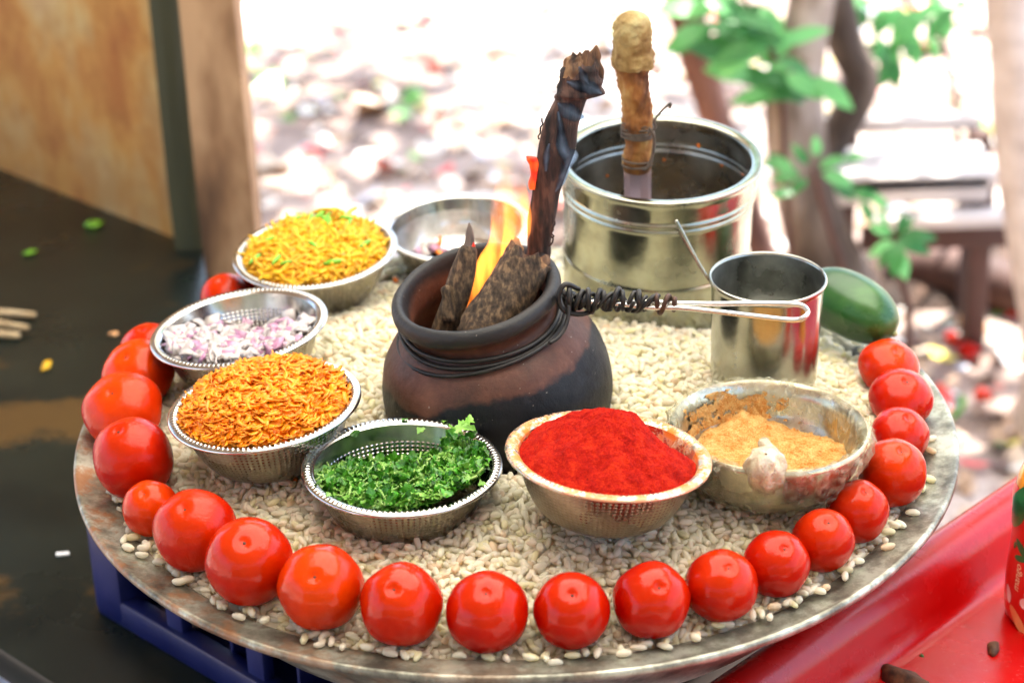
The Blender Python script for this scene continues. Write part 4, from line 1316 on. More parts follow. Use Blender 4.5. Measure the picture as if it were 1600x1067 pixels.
wire_ring('neck_wire', .0668, .0590, .0017, .0040, -.0005, .0008)
Mt = Matrix.Translation(PC) @ Rp.to_matrix().to_4x4(); Mi = Mt.inverted()
L_ = lambda p: Mi @ Vector(p)
# tie running down from the rim to the lower loop
tube('tie_wire', [L_(atY(x, y, Y)) for x, y, Y in ((884, 462, -.050), (889, 482, -.056), (884, 508, -.062), (872, 527, -.068), (858, 536, -.072))], .0017, M['black_wire'], t, n=8, sm=5)
# handle: long hairpin of bright rod
hY = lambda x: -.045 - .040 * (x - 870) / 395
hp = [(905, 466), (960, 474), (1010, 472), (1060, 474), (1120, 475), (1180, 474), (1235, 475), (1254, 478), (1262, 487), (1256, 496), (1236, 500), (1180, 494), (1120, 487), (1060, 481), (1010, 480), (960, 474), (905, 470)]
tube('steel_loop', [L_(atY(x, y, hY(x) + (.0 if i < 9 else -.004))) for i, (x, y) in enumerate(hp)], .00205, M['rod'], t, n=10, sm=6)
# coils of charred wire wound round it
random.seed(5)
cpts = []
for i in range(150):
    s = i / 149
    x = 884 + 176 * s
    cy_ = 466 + 8 * s + 2 * math.sin(s * 9)
    a = s * 2 * math.pi * 13 + .8 * math.sin(s * 23)
    rad = 17 - 6 * s + 3 * math.sin(s * 31)
    p = atY(x + 5 * math.cos(a * .5), cy_ + rad * math.sin(a), hY(x) + rad * .00045 * math.cos(a))
    cpts.append(L_(p))
tube('wire_coil', cpts[:118], .0019, M['black_wire'], t, n=7)
tube('wire_coil', cpts[112:], .0019, M['rusty_wire'], t, n=7)
for j in range(4):
    pts_ = []
    ph = random.uniform(0, 6)
    for i in range(70):
        s = i / 69
        x = 880 + (150 - 20 * j) * s
        a = s * 2 * math.pi * (2.2 + j * .8) + ph
        pts_.append(L_(atY(x, 469 + 6 * s + (13 - j) * math.sin(a), hY(x) + .006 * math.cos(a))))
    tube('wire_strand', pts_, .0017, M['black_wire'], t, n=7)
tube('wire_hook', [L_(atY(x, y, -.048 + dy)) for x, y, dy in ((905, 452, 0), (885, 444, -.004), (874, 456, -.006), (874, 474, -.006), (884, 487, -.006), (905, 491, -.004), (925, 487, 0))], .0019, M['black_wire'], t, n=8, sm=6)

# ================================================================== burning wood
def rows_tube(rows, Y, n=26, flat=.6, m=5, rough=.10, seed=0, top_jag=0.0, lean=0.0):
    """rows: (y, x left, x right) in the photograph, turned into a solid at distance Y."""
    rr = spline(rows, m)
    V, F = [], []
    for i, (y, xl, xr) in enumerate(rr):
        YY = Y + lean * i / (len(rr) - 1)
        a, b_ = atY(xl, y, YY), atY(xr, y, YY)
        c = (a + b_) / 2; hw = (b_ - a).length / 2
        ax = (b_ - a).normalized()
        for k_ in range(n):
            an = 2 * math.pi * k_ / n
            q = 1 + rough * mn.noise(Vector((math.cos(an) * 2.2, math.sin(an) * 2.2, i * .11 + seed * 7))) + rough * .6 * abs(mn.noise(Vector((math.cos(an) * 7, math.sin(an) * 7, i * .10 + seed))))
            p = c + ax * (hw * q * math.cos(an)) + Vector((0, 1, 0)) * (hw * flat * q * math.sin(an))
            e = 1 if i == len(rr) - 1 else 0
            if top_jag and i >= len(rr) - 3:
                p.z += top_jag * (mn.noise(Vector((math.cos(an) * 3, math.sin(an) * 3, seed + 5))) + .3 * mn.noise(Vector((an * 3, seed, 0)))) * (i - len(rr) + 4) / 3
            V.append(p)
    R_ = len(rr)
    for i in range(R_ - 1):
        for k_ in range(n):
            F.append((i * n + k_, i * n + (k_ + 1) % n, (i + 1) * n + (k_ + 1) % n, (i + 1) * n + k_))
    F.append(tuple(range(n)))
    # broken end: stepped centre
    c = sum((Vector(V[(R_ - 1) * n + k_]) for k_ in range(n)), Vector()) / n
    V.append(c + Vector((0, 0, -top_jag * .6))); ci = len(V) - 1
    for k_ in range(n):
        F.append(((R_ - 1) * n + k_, (R_ - 1) * n + (k_ + 1) % n, ci))
    return V, F
def solid_rows(name, rows, Y, mat, parent=None, **kw):
    V, F = rows_tube(rows, Y, **kw)
    o = mesh(name, V, F, mat, parent)
    return weld(o, 1e-6, recalc=True)
t = thing('firewood_stick', 'tall charred bark stick with splintered top standing in the fire pot', 'firewood', atY(840, 450, .035))
def world_child(o, t):                       # built in world space under an unrotated thing
    o.location = -Vector(t.location); return o
rows = [(500, 806, 850), (450, 815, 853), (400, 822, 859), (380, 824, 861), (340, 826, 868), (300, 831, 876), (260, 836, 889), (235, 840, 897), (205, 848, 903), (180, 856, 908), (157, 866, 916), (152, 867, 921), (150, 868, 933), (145, 869, 943), (136, 871, 940), (126, 874, 943), (116, 875, 938), (106, 879, 938), (98, 888, 934)]
world_child(solid_rows('bark', rows, .010, M['bark_dark'], t, flat=.55, rough=.13, seed=1, m=6, top_jag=.004), t)
rows = [(122, 906, 941), (108, 903, 941), (97, 906, 938), (90, 912, 937), (82, 922, 936), (75, 928, 935), (71, 931, 933)]
o_ = world_child(solid_rows('splinter', rows, .009, M['broken_wood'], t, n=16, flat=.4, rough=.55, seed=2, m=4), t); o_.data.polygons.foreach_set('use_smooth', [False] * len(o_.data.polygons))
rows = [(116, 898, 926), (104, 902, 926), (94, 906, 925), (86, 909, 922), (79, 914, 920)]
o_ = world_child(solid_rows('splinter', rows, .007, M['broken_wood'], t, n=14, flat=.4, rough=.55, seed=14, m=4), t); o_.data.polygons.foreach_set('use_smooth', [False] * len(o_.data.polygons))
rows = [(120, 878, 918), (108, 880, 919), (98, 884, 917), (92, 888, 917), (88, 893, 915), (86, 896, 911)]
o_ = world_child(solid_rows('splinter', rows, .008, M['broken_wood'], t, n=18, flat=.5, rough=.5, seed=8, m=4, top_jag=.006), t); o_.data.polygons.foreach_set('use_smooth', [False] * len(o_.data.polygons))
rows = [(296, 827, 836), (285, 826, 838), (272, 829, 840), (258, 828, 842), (248, 822, 840), (244, 822, 830)]
world_child(solid_rows('glowing_flake', rows, .005, M['ember'], t, n=10, flat=.5, rough=.4, seed=4), t)
random.seed(11)
for (x0, y0, x1, y1) in ((847, 185, 842, 218), (866, 345, 861, 385), (862, 350, 866, 372)):
    p_ = [atY(x0 + (x1 - x0) * i / 7 + random.uniform(-3, 3), y0 + (y1 - y0) * i / 7, .003) for i in range(8)]
    world_child(tube('bark_fibre', p_, .0007, M['bark_dark'], t, n=5), t)

t = thing('firewood_twig', 'short scorched stick with ashy pointed tip in the fire pot', 'firewood', atY(712, 480, .02))
rows = [(520, 672, 712), (498, 680, 722), (470, 690, 732), (440, 699, 740), (415, 707, 745), (398, 714, 746), (388, 718, 744), (383, 724, 741)]
world_child(solid_rows('bark', rows, -.022, M['bark_log'], t, flat=.7, rough=.10, seed=5, n=22), t)
rows = [(394, 722, 742), (385, 724, 742), (372, 727, 741), (360, 729, 739), (352, 731, 736), (348, 732, 734)]
world_child(solid_rows('ashy_tip', rows, -.022, M['ash_wood'], t, n=12, flat=.6, rough=.2, seed=6), t)
rows = [(385, 737, 743), (382, 738, 742), (379, 739, 741)]
world_child(solid_rows('ember_spot', rows, -.030, M['ember'], t, n=8, flat=.7, rough=.2, seed=6), t)
rows = [(500, 690, 712), (470, 693, 706), (452, 689, 704), (446, 695, 702)]
world_child(solid_rows('bark_curl', rows, -.030, M['bark_log'], t, n=10, flat=.4, rough=.3, seed=9), t)

# thick half log, leaning
t = thing('firewood_log', 'thick broken half log with speckled bark leaning on the pot rim', 'firewood', atY(790, 480, .01))
def axis_log(name, pa, pb, ra, rb, mat, parent, n=30, m=26, flat=.75, seed=0, rough=.1, jag=.004):
    V, F = [], []
    d = (pb - pa); L = d.length; d.normalize()
    side = d.cross(Vector((0, -1, 0))).normalized(); back = side.cross(d)
    for i in range(m + 1):
        s = i / m
        for k_ in range(n):
            an = 2 * math.pi * k_ / n
            r = (ra + (rb - ra) * s) * (1 + rough * mn.noise(Vector((math.cos(an) * 1.6, math.sin(an) * 1.6, s * 2 + seed))) + rough * .5 * mn.noise(Vector((math.cos(an) * 8, math.sin(an) * 8, s * 9 + seed))))
            p = pa + d * (L * s) + side * (r * math.cos(an)) + back * (r * flat * math.sin(an))
            if i == m: p += d * (jag * 2 * mn.noise(Vector((math.cos(an) * 2.5, math.sin(an) * 2.5, seed + 3))) + jag * .6 * mn.noise(Vector((an * 5, 0, seed))))
            V.append(p)
    for i in range(m):
        for k_ in range(n):
            F.append((i * n + k_, i * n + (k_ + 1) % n, (i + 1) * n + (k_ + 1) % n, (i + 1) * n + k_))
    F.append(tuple(range(n)))
    o = mesh(name, V, F, mat, parent)
    # separate broken end as a part
    c = pb - d * .003
    V2 = [V[m * n + k_] for k_ in range(n)]; F2 = []
    rings = 5
    for q in range(1, rings):
        f = 1 - q / rings
        for k_ in range(n):
            v = c + (Vector(V[m * n + k_]) - c) * f
            v += d * (.0032 * mn.noise(Vector((k_ * .7, q * 1.7, seed))) + .001 * (q % 2))
            V2.append(v)
    V2.append(c)
    for q in range(rings - 1):
        for k_ in range(n):
            F2.append((q * n + k_, q * n + (k_ + 1) % n, (q + 1) * n + (k_ + 1) % n, (q + 1) * n + k_))
    for k_ in range(n): F2.append(((rings - 1) * n + k_, (rings - 1) * n + (k_ + 1) % n, len(V2) - 1))
    o2 = mesh('broken_end', V2, F2, M['broken_wood'], parent, smooth=False)
    return weld(o, 1e-6, True), weld(o2, 1e-6, True)
a_, b_ = axis_log('bark', atY(752, 535, -.038), atY(826, 400, -.018), .0215, .0185, M['bark_log'], t, seed=2, rough=.16, jag=.006)
world_child(a_, t); world_child(b_, t)

# flame
FB = atY(745, 490, -.006)
rows = [(500, 716, 730), (470, 722, 748), (440, 732, 764), (415, 742, 782), (395, 752, 800), (375, 764, 822), (350, 767, 828), (325, 768, 828), (300, 772, 824), (275, 781, 818), (250, 794, 812), (236, 799, 805)]
V, F = rows_tube(rows, -.006, n=20, flat=.42, m=5, rough=.18, seed=12)
V = [Vector(v) - FB for v in V]
o = weld(mesh('flame', V, F, M['fire']), 1e-6, True); o.location = FB
tag(o, 'tall orange flame licking up between the sticks in the pot', 'flame')
# smoke wisps close in front of the tall stick
smoke_t = thing('smoke', 'thin bluish smoke wisps curling over the tall charred stick', 'smoke', atY(880, 200, -.014))
layers = [[] for _ in range(7)]
for pts_, rad in (([(886, 128), (905, 134), (925, 138), (940, 146)], [1, 5, 6, 1]), ([(872, 162), (885, 172), (900, 180), (912, 184)], [1, 7, 6, 1]),
                  ([(905, 105), (912, 120), (920, 132)], [1, 4, 1]),
                  ([(872, 175), (877, 205), (878, 225), (884, 240), (892, 246), (886, 258), (876, 285), (868, 300)], [1, 3, 5, 5, 7, 5, 4, 1]),
                  ([(858, 225), (854, 245), (853, 268)], [1, 3, 1])):
    P3 = [atY(x, y, -.014 + .004 * math.sin(i * 1.7)) for i, (x, y) in enumerate(pts_)]
    P3 = spline([tuple(p) for p in P3], 6)
    rr = np.interp(np.linspace(0, 1, len(P3)), np.linspace(0, 1, len(rad)), rad) * .00036
    P3 = [Vector(q_) - Vector(smoke_t.location) for q_ in P3]
    for li, f_ in enumerate((2.6, 2.2, 1.8, 1.4, 1.0, .65, .35)): layers[li].append(tube_vf(P3, [q_ * f_ for q_ in rr], 12, flat=.7))
for L__ in layers:
    V, F = join_vf(L__)
    tag(mesh('wisp', V, F, M['smoke'], smoke_t), kind='stuff')

# ================================================================== big steel pot
cP = atY(1031, 247, .185)
rp = 322 * pxm(cP) / 2
t = thing('steel_pot', 'tall shiny steel cooking pot with flared rim holding a wrapped ladle', 'cooking pot', cP, Euler((R(5.5), R(1.5), 0)))
kk = rp / .0875
def groove(z): return .0016 * (math.exp(-((z + .024) / .0016) ** 2) + math.exp(-((z + .0295) / .0016) ** 2) + .6 * math.exp(-((z + .086) / .0018) ** 2) + .7 * math.exp(-((z + .128) / .002) ** 2))
outer = [(.0875, .0000), (.0878, -.0012), (.0868, -.0022), (.0835, -.0032), (.0822, -.006)]
outer += [(.0818 + groove(z) - .0012 * (-(z) / .145), z) for z in np.linspace(-.009, -.138, 130)]
outer += [(.0792, -.142), (.0765, -.1455), (.0725, -.147), (.0004, -.147)]
inner_ = [(.0873, .0008), (.0855, .0014), (.0825, .0013), (.0800, .0008), (.0782, .0000), (.0776, -.0012)]
inw = [(.0776, -.0012), (.0784, -.004)] + [(.0802 + groove(z) * 1.0 - .0012 * (-(z) / .145), z) for z in np.linspace(-.008, -.136, 90)] + [(.074, -.143), (.0004, -.1435)]
sc3 = lambda P: [(r * kk, z * kk) for r, z in P]
V, F, uv = lathe_vf(sc3(outer), 128); mesh('outer_wall', V, [tuple(reversed(q)) for q in F], M['pot_steel'], t, uv=uv)
V, F, uv = lathe_vf(sc3([(.0875, 0)] + inner_), 128); mesh('rim', V, F, M['pot_steel'], t, uv=uv)
V, F, uv = lathe_vf(sc3(inw), 128); mesh('inner_wall', V, F, M['dull_steel'], t, uv=uv)
V, F, uv = lathe_vf(sc3([(.0785, -.105), (.04, -.1048), (.0004, -.1048)]), 64)
o = mesh('broth', [Vector(v) for v in V], F, pmat('dark_broth', [(.3, (.03, .018, .006)), (.7, (.07, .035, .01))], 30, .08))
o.location = cP; o.rotation_euler = t.rotation_euler
tag(o, 'dark brown broth at the bottom of the tall steel cooking pot', 'broth')
# food specks on the inner wall
for (a, z, s) in ((100, -.030, .003), (82, -.040, .0022), (60, -.022, .0034), (42, -.034, .002), (20, -.03, .002), (120, -.05, .002), (96, -.047, .0018)):
    V, F = tube_vf([(0, 0, -s * .6), (.0003, 0, 0), (0, 0, s * .6)], [s * .4, s * .62, s * .3], 8, flat=.3, flatdir=(1, 0, 0))
    o = mesh('sauce_speck', V, F, M['carrot_bit'], t)
    o.location = (.0796 * kk * math.cos(R(a)), .0796 * kk * math.sin(R(a)), z); o.rotation_euler = (0, 0, R(a))
# ladle with wrapped handle
t = thing('wrapped_ladle', 'ladle handle bundled in tea brown cloth standing in the steel pot', 'ladle', atY(997, 330, .15))
rows = [(268, 977, 1015), (262, 975, 1017), (250, 974, 1018), (235, 975, 1017), (222, 978, 1018), (208, 974, 1020), (195, 972, 1019), (180, 972, 1017), (160, 970, 1017), (140, 967, 1015), (118, 964, 1014), (104, 961, 1018)]
def cloth_rows(rows, Y, n=48, m=6, seed=0, amp=.12, lean=0, flat=.85):
    rr = spline(rows, m); V, F = [], []
    for i, (y, xl, xr) in enumerate(rr):
        YY = Y + lean * i / (len(rr) - 1)
        a, b_ = atY(xl, y, YY), atY(xr, y, YY)
        c = (a + b_) / 2; hw = (b_ - a).length / 2; ax = (b_ - a).normalized()
        for k_ in range(n):
            an = 2 * math.pi * k_ / n
            fold = mn.noise(Vector((math.cos(an) * 1.4, math.sin(an) * 1.4, y * .045 + math.sin(an) * 1.2 + seed)))
            crs = 1 - abs(mn.noise(Vector((math.cos(an) * 3, math.sin(an) * 3, y * .06 + 2.2 * math.cos(an) + seed * 3)))) * 2
            q = 1 + amp * fold + amp * .75 * (crs ** 3 - .3) + amp * .05 * mn.noise(Vector((math.cos(an) * 6, math.sin(an) * 6, y * .12 + seed)))
            V.append(c + ax * (hw * q * math.cos(an)) + Vector((0, 1, 0)) * (hw * flat * q * math.sin(an)))
    for i in range(len(rr) - 1):
        for k_ in range(n): F.append((i * n + k_, i * n + (k_ + 1) % n, (i + 1) * n + (k_ + 1) % n, (i + 1) * n + k_))
    F.append(tuple(range(n))); F.append(tuple(range((len(rr) - 1) * n, len(rr) * n)))
    return V, F
V, F = cloth_rows(rows, .150, lean=-.012, seed=1, amp=.17)
world_child(weld(mesh('cloth_wrap', V, F, M['cloth']), 1e-6, True), t).parent = t
rows = [(106, 958, 1019), (98, 957, 1020), (84, 957, 1019), (66, 957, 1018), (50, 958, 1018), (36, 961, 1017), (26, 968, 1012), (20, 977, 1003), (18, 984, 996)]
V, F = cloth_rows(rows, .138, lean=-.004, seed=5, amp=.16)
world_child(weld(mesh('cloth_tip', V, F, M['cloth_pale']), 1e-6, True), t).parent = t
a, b_ = atY(997, 335, .150), atY(996, 258, .150)
hw = .0112
V, F = [], []
for p in (a - Vector((0, 0, .05)), b_):
    for dx, dy in ((-1, -.9), (-.6, -1), (.2, -.55), (.75, -1), (1, -.8), (1, .8), (-1, .8)):
        V.append(p + Vector((dx * hw, dy * .003, 0)))
for k_ in range(7): F.append((k_, (k_ + 1) % 7, 7 + (k_ + 1) % 7, 7 + k_))
F += [tuple(range(6, -1, -1)), tuple(range(7, 14))]
world_child(mesh('flat_handle', V, F, M['ladle_strip'], t, smooth=False), t)
def lash(y, n_, spread, rx, seed):
    rs = random.Random(seed); P = []
    for i in range(n_ * 16):
        a = 2 * math.pi * i / 16
        c = atY(996, y + spread * (i / (n_ * 16) - .5) * 2 + 3 * math.sin(a * .5 + seed), .146)
        P.append(c + Vector((rx * math.cos(a), rx * .9 * math.sin(a), 0)))
    return P
world_child(tube('string', lash(190, 3, 5, .0128, 1), .0009, M['string'], t, n=6), t)
world_child(tube('string', lash(206, 5, 7, .0131, 2), .0011, M['string'], t, n=6), t)
world_child(tube('string', lash(252, 2, 3, .0124, 3), .0009, M['string'], t, n=6), t)
world_child(tube('string_end', [atY(x, y, .128) for x, y in ((1012, 208), (1024, 200), (1022, 190), (1030, 178), (1040, 168), (1048, 162), (1046, 170))], .0011, M['string'], t, n=6, sm=4), t)
world_child(tube('string_end', [atY(x, y, .128) for x, y in ((1014, 200), (1022, 214), (1020, 240), (1012, 262), (1004, 266))], .0013, M['string'], t, n=6, sm=4), t)

# ================================================================== steel cup and spoon
cC = atY(1200, 433, .006)
rc = 184 * pxm(cC) / 2
t = thing('steel_cup', 'straight steel cup standing behind the film wrapped bowl', 'cup', cC, Euler((R(2.5), R(1.2), 0)))
ko = rc / .0455
outer = [(.0455, .0), (.0458, -.0010), (.0450, -.0022), (.0438, -.0030), (.0434, -.006), (.0426, -.04), (.0416, -.085), (.0405, -.0885), (.0003, -.0885)]
innr = [(.0455, 0), (.0448, .0009), (.0438, .0004), (.0432, -.0014), (.0429, -.006), (.0420, -.04), (.0410, -.084), (.0395, -.0865), (.0003, -.0868)]
V, F, uv = lathe_vf([(r * ko, z * ko) for r, z in outer], 100); mesh('outer_wall', V, [tuple(reversed(q)) for q in F], M['cup_steel'], t, uv=uv)
V, F, uv = lathe_vf([(r * ko, z * ko) for r, z in innr[:4]], 100); mesh('rim', V, F, M['cup_steel'], t, uv=uv)
V, F, uv = lathe_vf([(r * ko, z * ko) for r, z in innr[3:]], 100); mesh('inner_wall', V, F, M['dull_steel'], t, uv=uv)
t = thing('steel_spoon', 'thin steel spoon handle leaning out of the steel cup', 'spoon', atY(1112, 445, .012))
P3 = [atY(x, y, Y) for x, y, Y in ((1056, 344, .020), (1064, 362, .018), (1078, 388, .016), (1094, 416, .014), (1108, 438, .012), (1122, 460, .010), (1140, 500, .004), (1155, 540, 0.0))]
world_child(tube('handle', P3, [.0012, .0022, .0018, .0014, .0012, .0012, .0012, .0012], M['cup_steel'], t, n=12, sm=6, flat=.35, flatdir=(0, 1, 0)), t)
V, F = [], []
bl = Vector((.202, .004, .047))
for i in range(8):
    r = .0005 + .012 * i / 7
    for k_ in range(20):
        a = 2 * math.pi * k_ / 20
        V.append(bl + Vector((r * math.cos(a), r * .7 * math.sin(a), .006 * (i / 7) ** 2)))
for i in range(7):
    for k_ in range(20): F.append((i * 20 + k_, i * 20 + (k_ + 1) % 20, (i + 1) * 20 + (k_ + 1) % 20, (i + 1) * 20 + k_))
world_child(mesh('spoon_bowl', V, F, M['rod'], t), t)

# ================================================================== cucumber
ca_, cb_ = atZ(1258, 452, .045), atZ(1398, 522, .028)
P3, rr = [], []
for i in range(25):
    s = i / 24
    p = ca_.lerp(cb_, s) + Vector((0, 0, .006 * math.sin(math.pi * s)))
    P3.append(p)
    rr.append(.0262 * math.sqrt(max(1 - abs(2 * s - 1) ** 2.5, 0)) * (1 - .10 * (s - .5)) + .0006)
V, F = tube_vf(P3, rr, 36, disp=lambda i, k_, p: 1 + .012 * math.cos(k_ * 2 * math.pi / 36 * 9) + .02 * mn.noise(p * 30))
t = thing('cucumber', 'dark green cucumber lying on the rice behind the steel cup', 'cucumber', (ca_ + cb_) / 2)
world_child(mesh('skin', V, F, M['cucumber'], t), t)
d = (cb_ - ca_).normalized()
world_child(tube('tip', [cb_ - d * .0012, cb_ + d * .0010, cb_ + d * .0022], [.0030, .0024, .0006], M['cucumber_end'], t, n=14), t)

# ================================================================== bottle of mango drink on the red table
bx = Vector((.4165, -.073, -.1485))
t = thing('juice_bottle', 'red labelled mango drink bottle standing on the red tabletop', 'bottle', bx, Euler((0, R(-1), 0)))
r0 = .0345
bp = [(.0003, .000), (.026, .0), (.0315, .003), (.0338, .010), (.0345, .020), (.0342, .040), (.0325, .060), (.0312, .080), (.0318, .098), (.0322, .112), (.0300, .120)]
V, F, uv = lathe_vf([tuple(p) for p in spline(bp, 3)], 64); o = mesh('label_sleeve', V, F, M['b_red'], t, uv=uv); weld(o, recalc=True)
bp = [(.0298, .1202), (.0285, .127), (.0250, .135), (.0190, .143), (.0150, .149)]
V, F, uv = lathe_vf([tuple(p) for p in spline(bp, 3)], 64); mesh('bottle_shoulder', V, F, M['b_juice'], t, uv=uv)
bp = [(.0150, .1485), (.0185, .150), (.0195, .154), (.0195, .176), (.0180, .179), (.0003, .1795)]
V, F, uv = lathe_vf(bp, 64); mesh('cap', V, F, M['b_cap'], t, uv=uv)
def b_rad(z):
    pts_ = [(.0338, .010), (.0345, .020), (.0342, .040), (.0325, .060), (.0312, .080), (.0318, .098), (.0322, .112), (.0300, .120), (.0285, .127), (.025, .135)]
    return float(np.interp(z, [p[1] for p in pts_], [p[0] for p in pts_]))
def decal(name, shape, a0, z0, mat, lift=.0004):
    """shape: outline in metres laid on the bottle round angle a0 (deg)"""
    cx = sum(p[0] for p in shape) / len(shape); cz = sum(p[1] for p in shape) / len(shape)
    V, F = [], []
    rings = 4; n = len(shape)
    for q in range(rings + 1):
        f = q / rings
        for (sx_, sz_) in shape:
            u_, v_ = cx + (sx_ - cx) * f, cz + (sz_ - cz) * f
            rad = b_rad(z0 + v_) + lift
            a = R(a0) + u_ / rad
            V.append((rad * math.cos(a), rad * math.sin(a), z0 + v_))
    for q in range(rings):
        for k_ in range(n): F.append((q * n + k_, q * n + (k_ + 1) % n, (q + 1) * n + (k_ + 1) % n, (q + 1) * n + k_))
    o = mesh(name, V, F, mat, t); return weld(o, 1e-6, True)
def ell(a, b_, rot=0, n=18, pt=0):
    out = []
    for i in range(n):
        th = 2 * math.pi * i / n
        x, y = a * math.cos(th), b_ * math.sin(th) * (1 - pt * math.cos(th))
        out.append((x * math.cos(rot) - y * math.sin(rot), x * math.sin(rot) + y * math.cos(rot)))
    return out
decal('printed_leaf', ell(.020, .010, 1.2, pt=.4), -164, .108, M['b_green'])
decal('printed_leaf', ell(.012, .007, .3, pt=.4), -172, .094, M['b_green'], .0006)
decal('printed_leaf', ell(.010, .0035, -.7), -150, .072, M['b_green'])
decal('printed_leaf', ell(.007, .0028, .2), -151, .064, M['b_green'])
decal('printed_leaf', ell(.0035, .0018, 1.3), -166, .072, M['b_green'])
for a_, z_, s in ((-128, .036, 1.0), (-135, .028, .9), (-126, .024, .9), (-120, .032, 1)):
    decal('printed_flower', ell(.006 * s, .0055 * s, .3), a_, z_, M['b_flower'], .0005 + .0001 * s)
decal('printed_flower', ell(.0035, .0075, .3, pt=.3), -167, .028, M['b_flower'])
decal('printed_mango', ell(.013, .0045, -.9), -148, .010, M['b_mango'])
# printed word, running up the label
fc = bpy.data.curves.new('word', 'FONT'); fc.body = 'mango'; fc.size = .0088; fc.resolution_u = 3; fc.shear = .25
fo = bpy.data.objects.new('word', fc); scene.collection.objects.link(fo)
dg = bpy.context.evaluated_depsgraph_get()
wm = bpy.data.meshes.new_from_object(fo.evaluated_get(dg)); bpy.data.objects.remove(fo)
bm = bmesh.new(); bm.from_mesh(wm)
bmesh.ops.triangulate(bm, faces=bm.faces)
bmesh.ops.subdivide_edges(bm, edges=bm.edges, cuts=1)
xs_ = [v.co.x for v in bm.verts]; xm = (min(xs_) + max(xs_)) / 2
for v in bm.verts:
    z_ = .0475 + (v.co.x - xm); u_ = -(v.co.y - .002)
    rad = b_rad(z_) + .0005
    a = R(-151) + u_ / rad
    v.co = Vector((rad * math.cos(a), rad * math.sin(a), z_))
bm.to_mesh(wm); bm.free()
wm.materials.clear(); wm.materials.append(M['b_text'])
o = bpy.data.objects.new('printed_word', wm); link(o, t)

# ================================================================== scraps on tables
def crumb(name, p, s, mat, label, cat='scrap', seed=0, group=None, flat=.4):
    bm = bmesh.new(); bmesh.ops.create_icosphere(bm, subdivisions=2, radius=1)
    for v in bm.verts:
        q = 1 + .55 * mn.noise(v.co * 1.7 + Vector((seed * 3.7, 0, 0))) + .45 * mn.noise(v.co * 4 + Vector((seed, 0, 0))) + .2 * mn.noise(v.co * 9)
        v.co = Vector((v.co.x * q * s[0], v.co.y * q * s[1], v.co.z * q * s[2]))
    me = bpy.data.meshes.new(name); bm.to_mesh(me); bm.free(); me.materials.append(mat)
    me.polygons.foreach_set('use_smooth', [True] * len(me.polygons))
    o = bpy.data.objects.new(name, me); link(o); o.location = p
    o.rotation_euler = (0, 0, random.uniform(0, 3))
    return tag(o, label, cat, group)
tp = lambda x, y, h=.003: atZ(x, y, TZ + h)
crumb('herb_scrap', tp(148, 350), (.012, .009, .003), M['chilli_green'], 'bright green herb scrap on the dark table nearest the plaster wall', seed=1)
crumb('herb_scrap', tp(46, 394), (.007, .005, .002), M['chilli_green'], 'small dull green fleck on the dark table above the dry sticks', seed=2)
crumb('herb_scrap', tp(178, 521), (.005, .004, .002), M['b_mango'], 'tiny yellow fleck on the dark table beside the half hidden tomato', seed=3)
crumb('noodle_scrap', tp(73, 571), (.011, .0045, .003), M['sev'], 'yellow noodle crumb on the dark table below the dry sticks', seed=4)
pz = tp(98, 865, .0015)
o = rbox('paper_scrap', pz, (.012, .006, .002), M['scrap_white'], None, .0006, Euler((0, .1, .3))); tag(o, 'small white paper scrap on the dark table beside the blue crate', 'scrap')
for i, (x0, y0, x1, y1, r, lab) in enumerate(((-60, 488, 55, 492, .0042, 'uppermost dry tan stick in the pile on the dark table'), (-70, 522, 30, 524, .0048, 'lowest dry tan stick in the pile on the dark table'), (-60, 500, 44, 512, .0038, 'thin tan stick lying between two thicker ones on the dark table'))):
    o = tube('dry_stick', [tp(x0, y0, .005 + .004 * (i == 2)), tp((x0 + x1) / 2, (y0 + y1) / 2 - 2, .006 + .004 * (i == 2)), tp(x1, y1, .005 + .003 * (i == 2))], [r, r * 1.05, r * .8], M['stick'], None, n=10, sm=4)
    tag(o, lab, 'stick', 'dry sticks piled on the dark table')
rp_ = lambda x, y, z=-.147: atZ(x, y, z)
crumb('burnt_crumb', rp_(1553, 1014), (.009, .005, .004), M['scrap_dark'], 'dark brown crumb on the red tabletop close to the bottle', 'crumb', 6)
crumb('burnt_crumb', rp_(1412, 1062), (.020, .010, .009), M['scrap_dark'], 'large brown crust at the lowest edge of view on the red tabletop', 'crumb', 7)
crumb('herb_fleck', rp_(1440, 1024), (.0022, .0016, .0008), M['cor'], 'tiny green fleck on the sunken red tabletop between the two brown crumbs', 'crumb', 8)
crumb('carrot_crumb', atZ(292, 676, .062) , (.003, .0022, .0014), M['carrot'], 'carrot crumb stuck on top of the large wrinkled tomato', 'crumb', 9)
for (x, y, s, lab) in ((461, 750, .0032, 'orange carrot crumb on the rice between the carrot and coriander bowls'), (618, 437, .004, 'orange crumb on the rice just left of the pot below the empty bowl'), (645, 432, .003, 'small orange crumb on the rice under the near empty bowl')):
    p = atZ(x, y, .03); p = atZ(x, y, mound(p.x, p.y) + .003)
    crumb('carrot_crumb', p, (s, s * .6, s * .5), M['carrot_bit'], lab, 'crumb', int(x))
for (x, y, s) in ((1187, 1057, .002), (1500, 948, .0016), (1460, 900, .0012)):
    pass

# ================================================================== background behind the stall
BG = 1.0
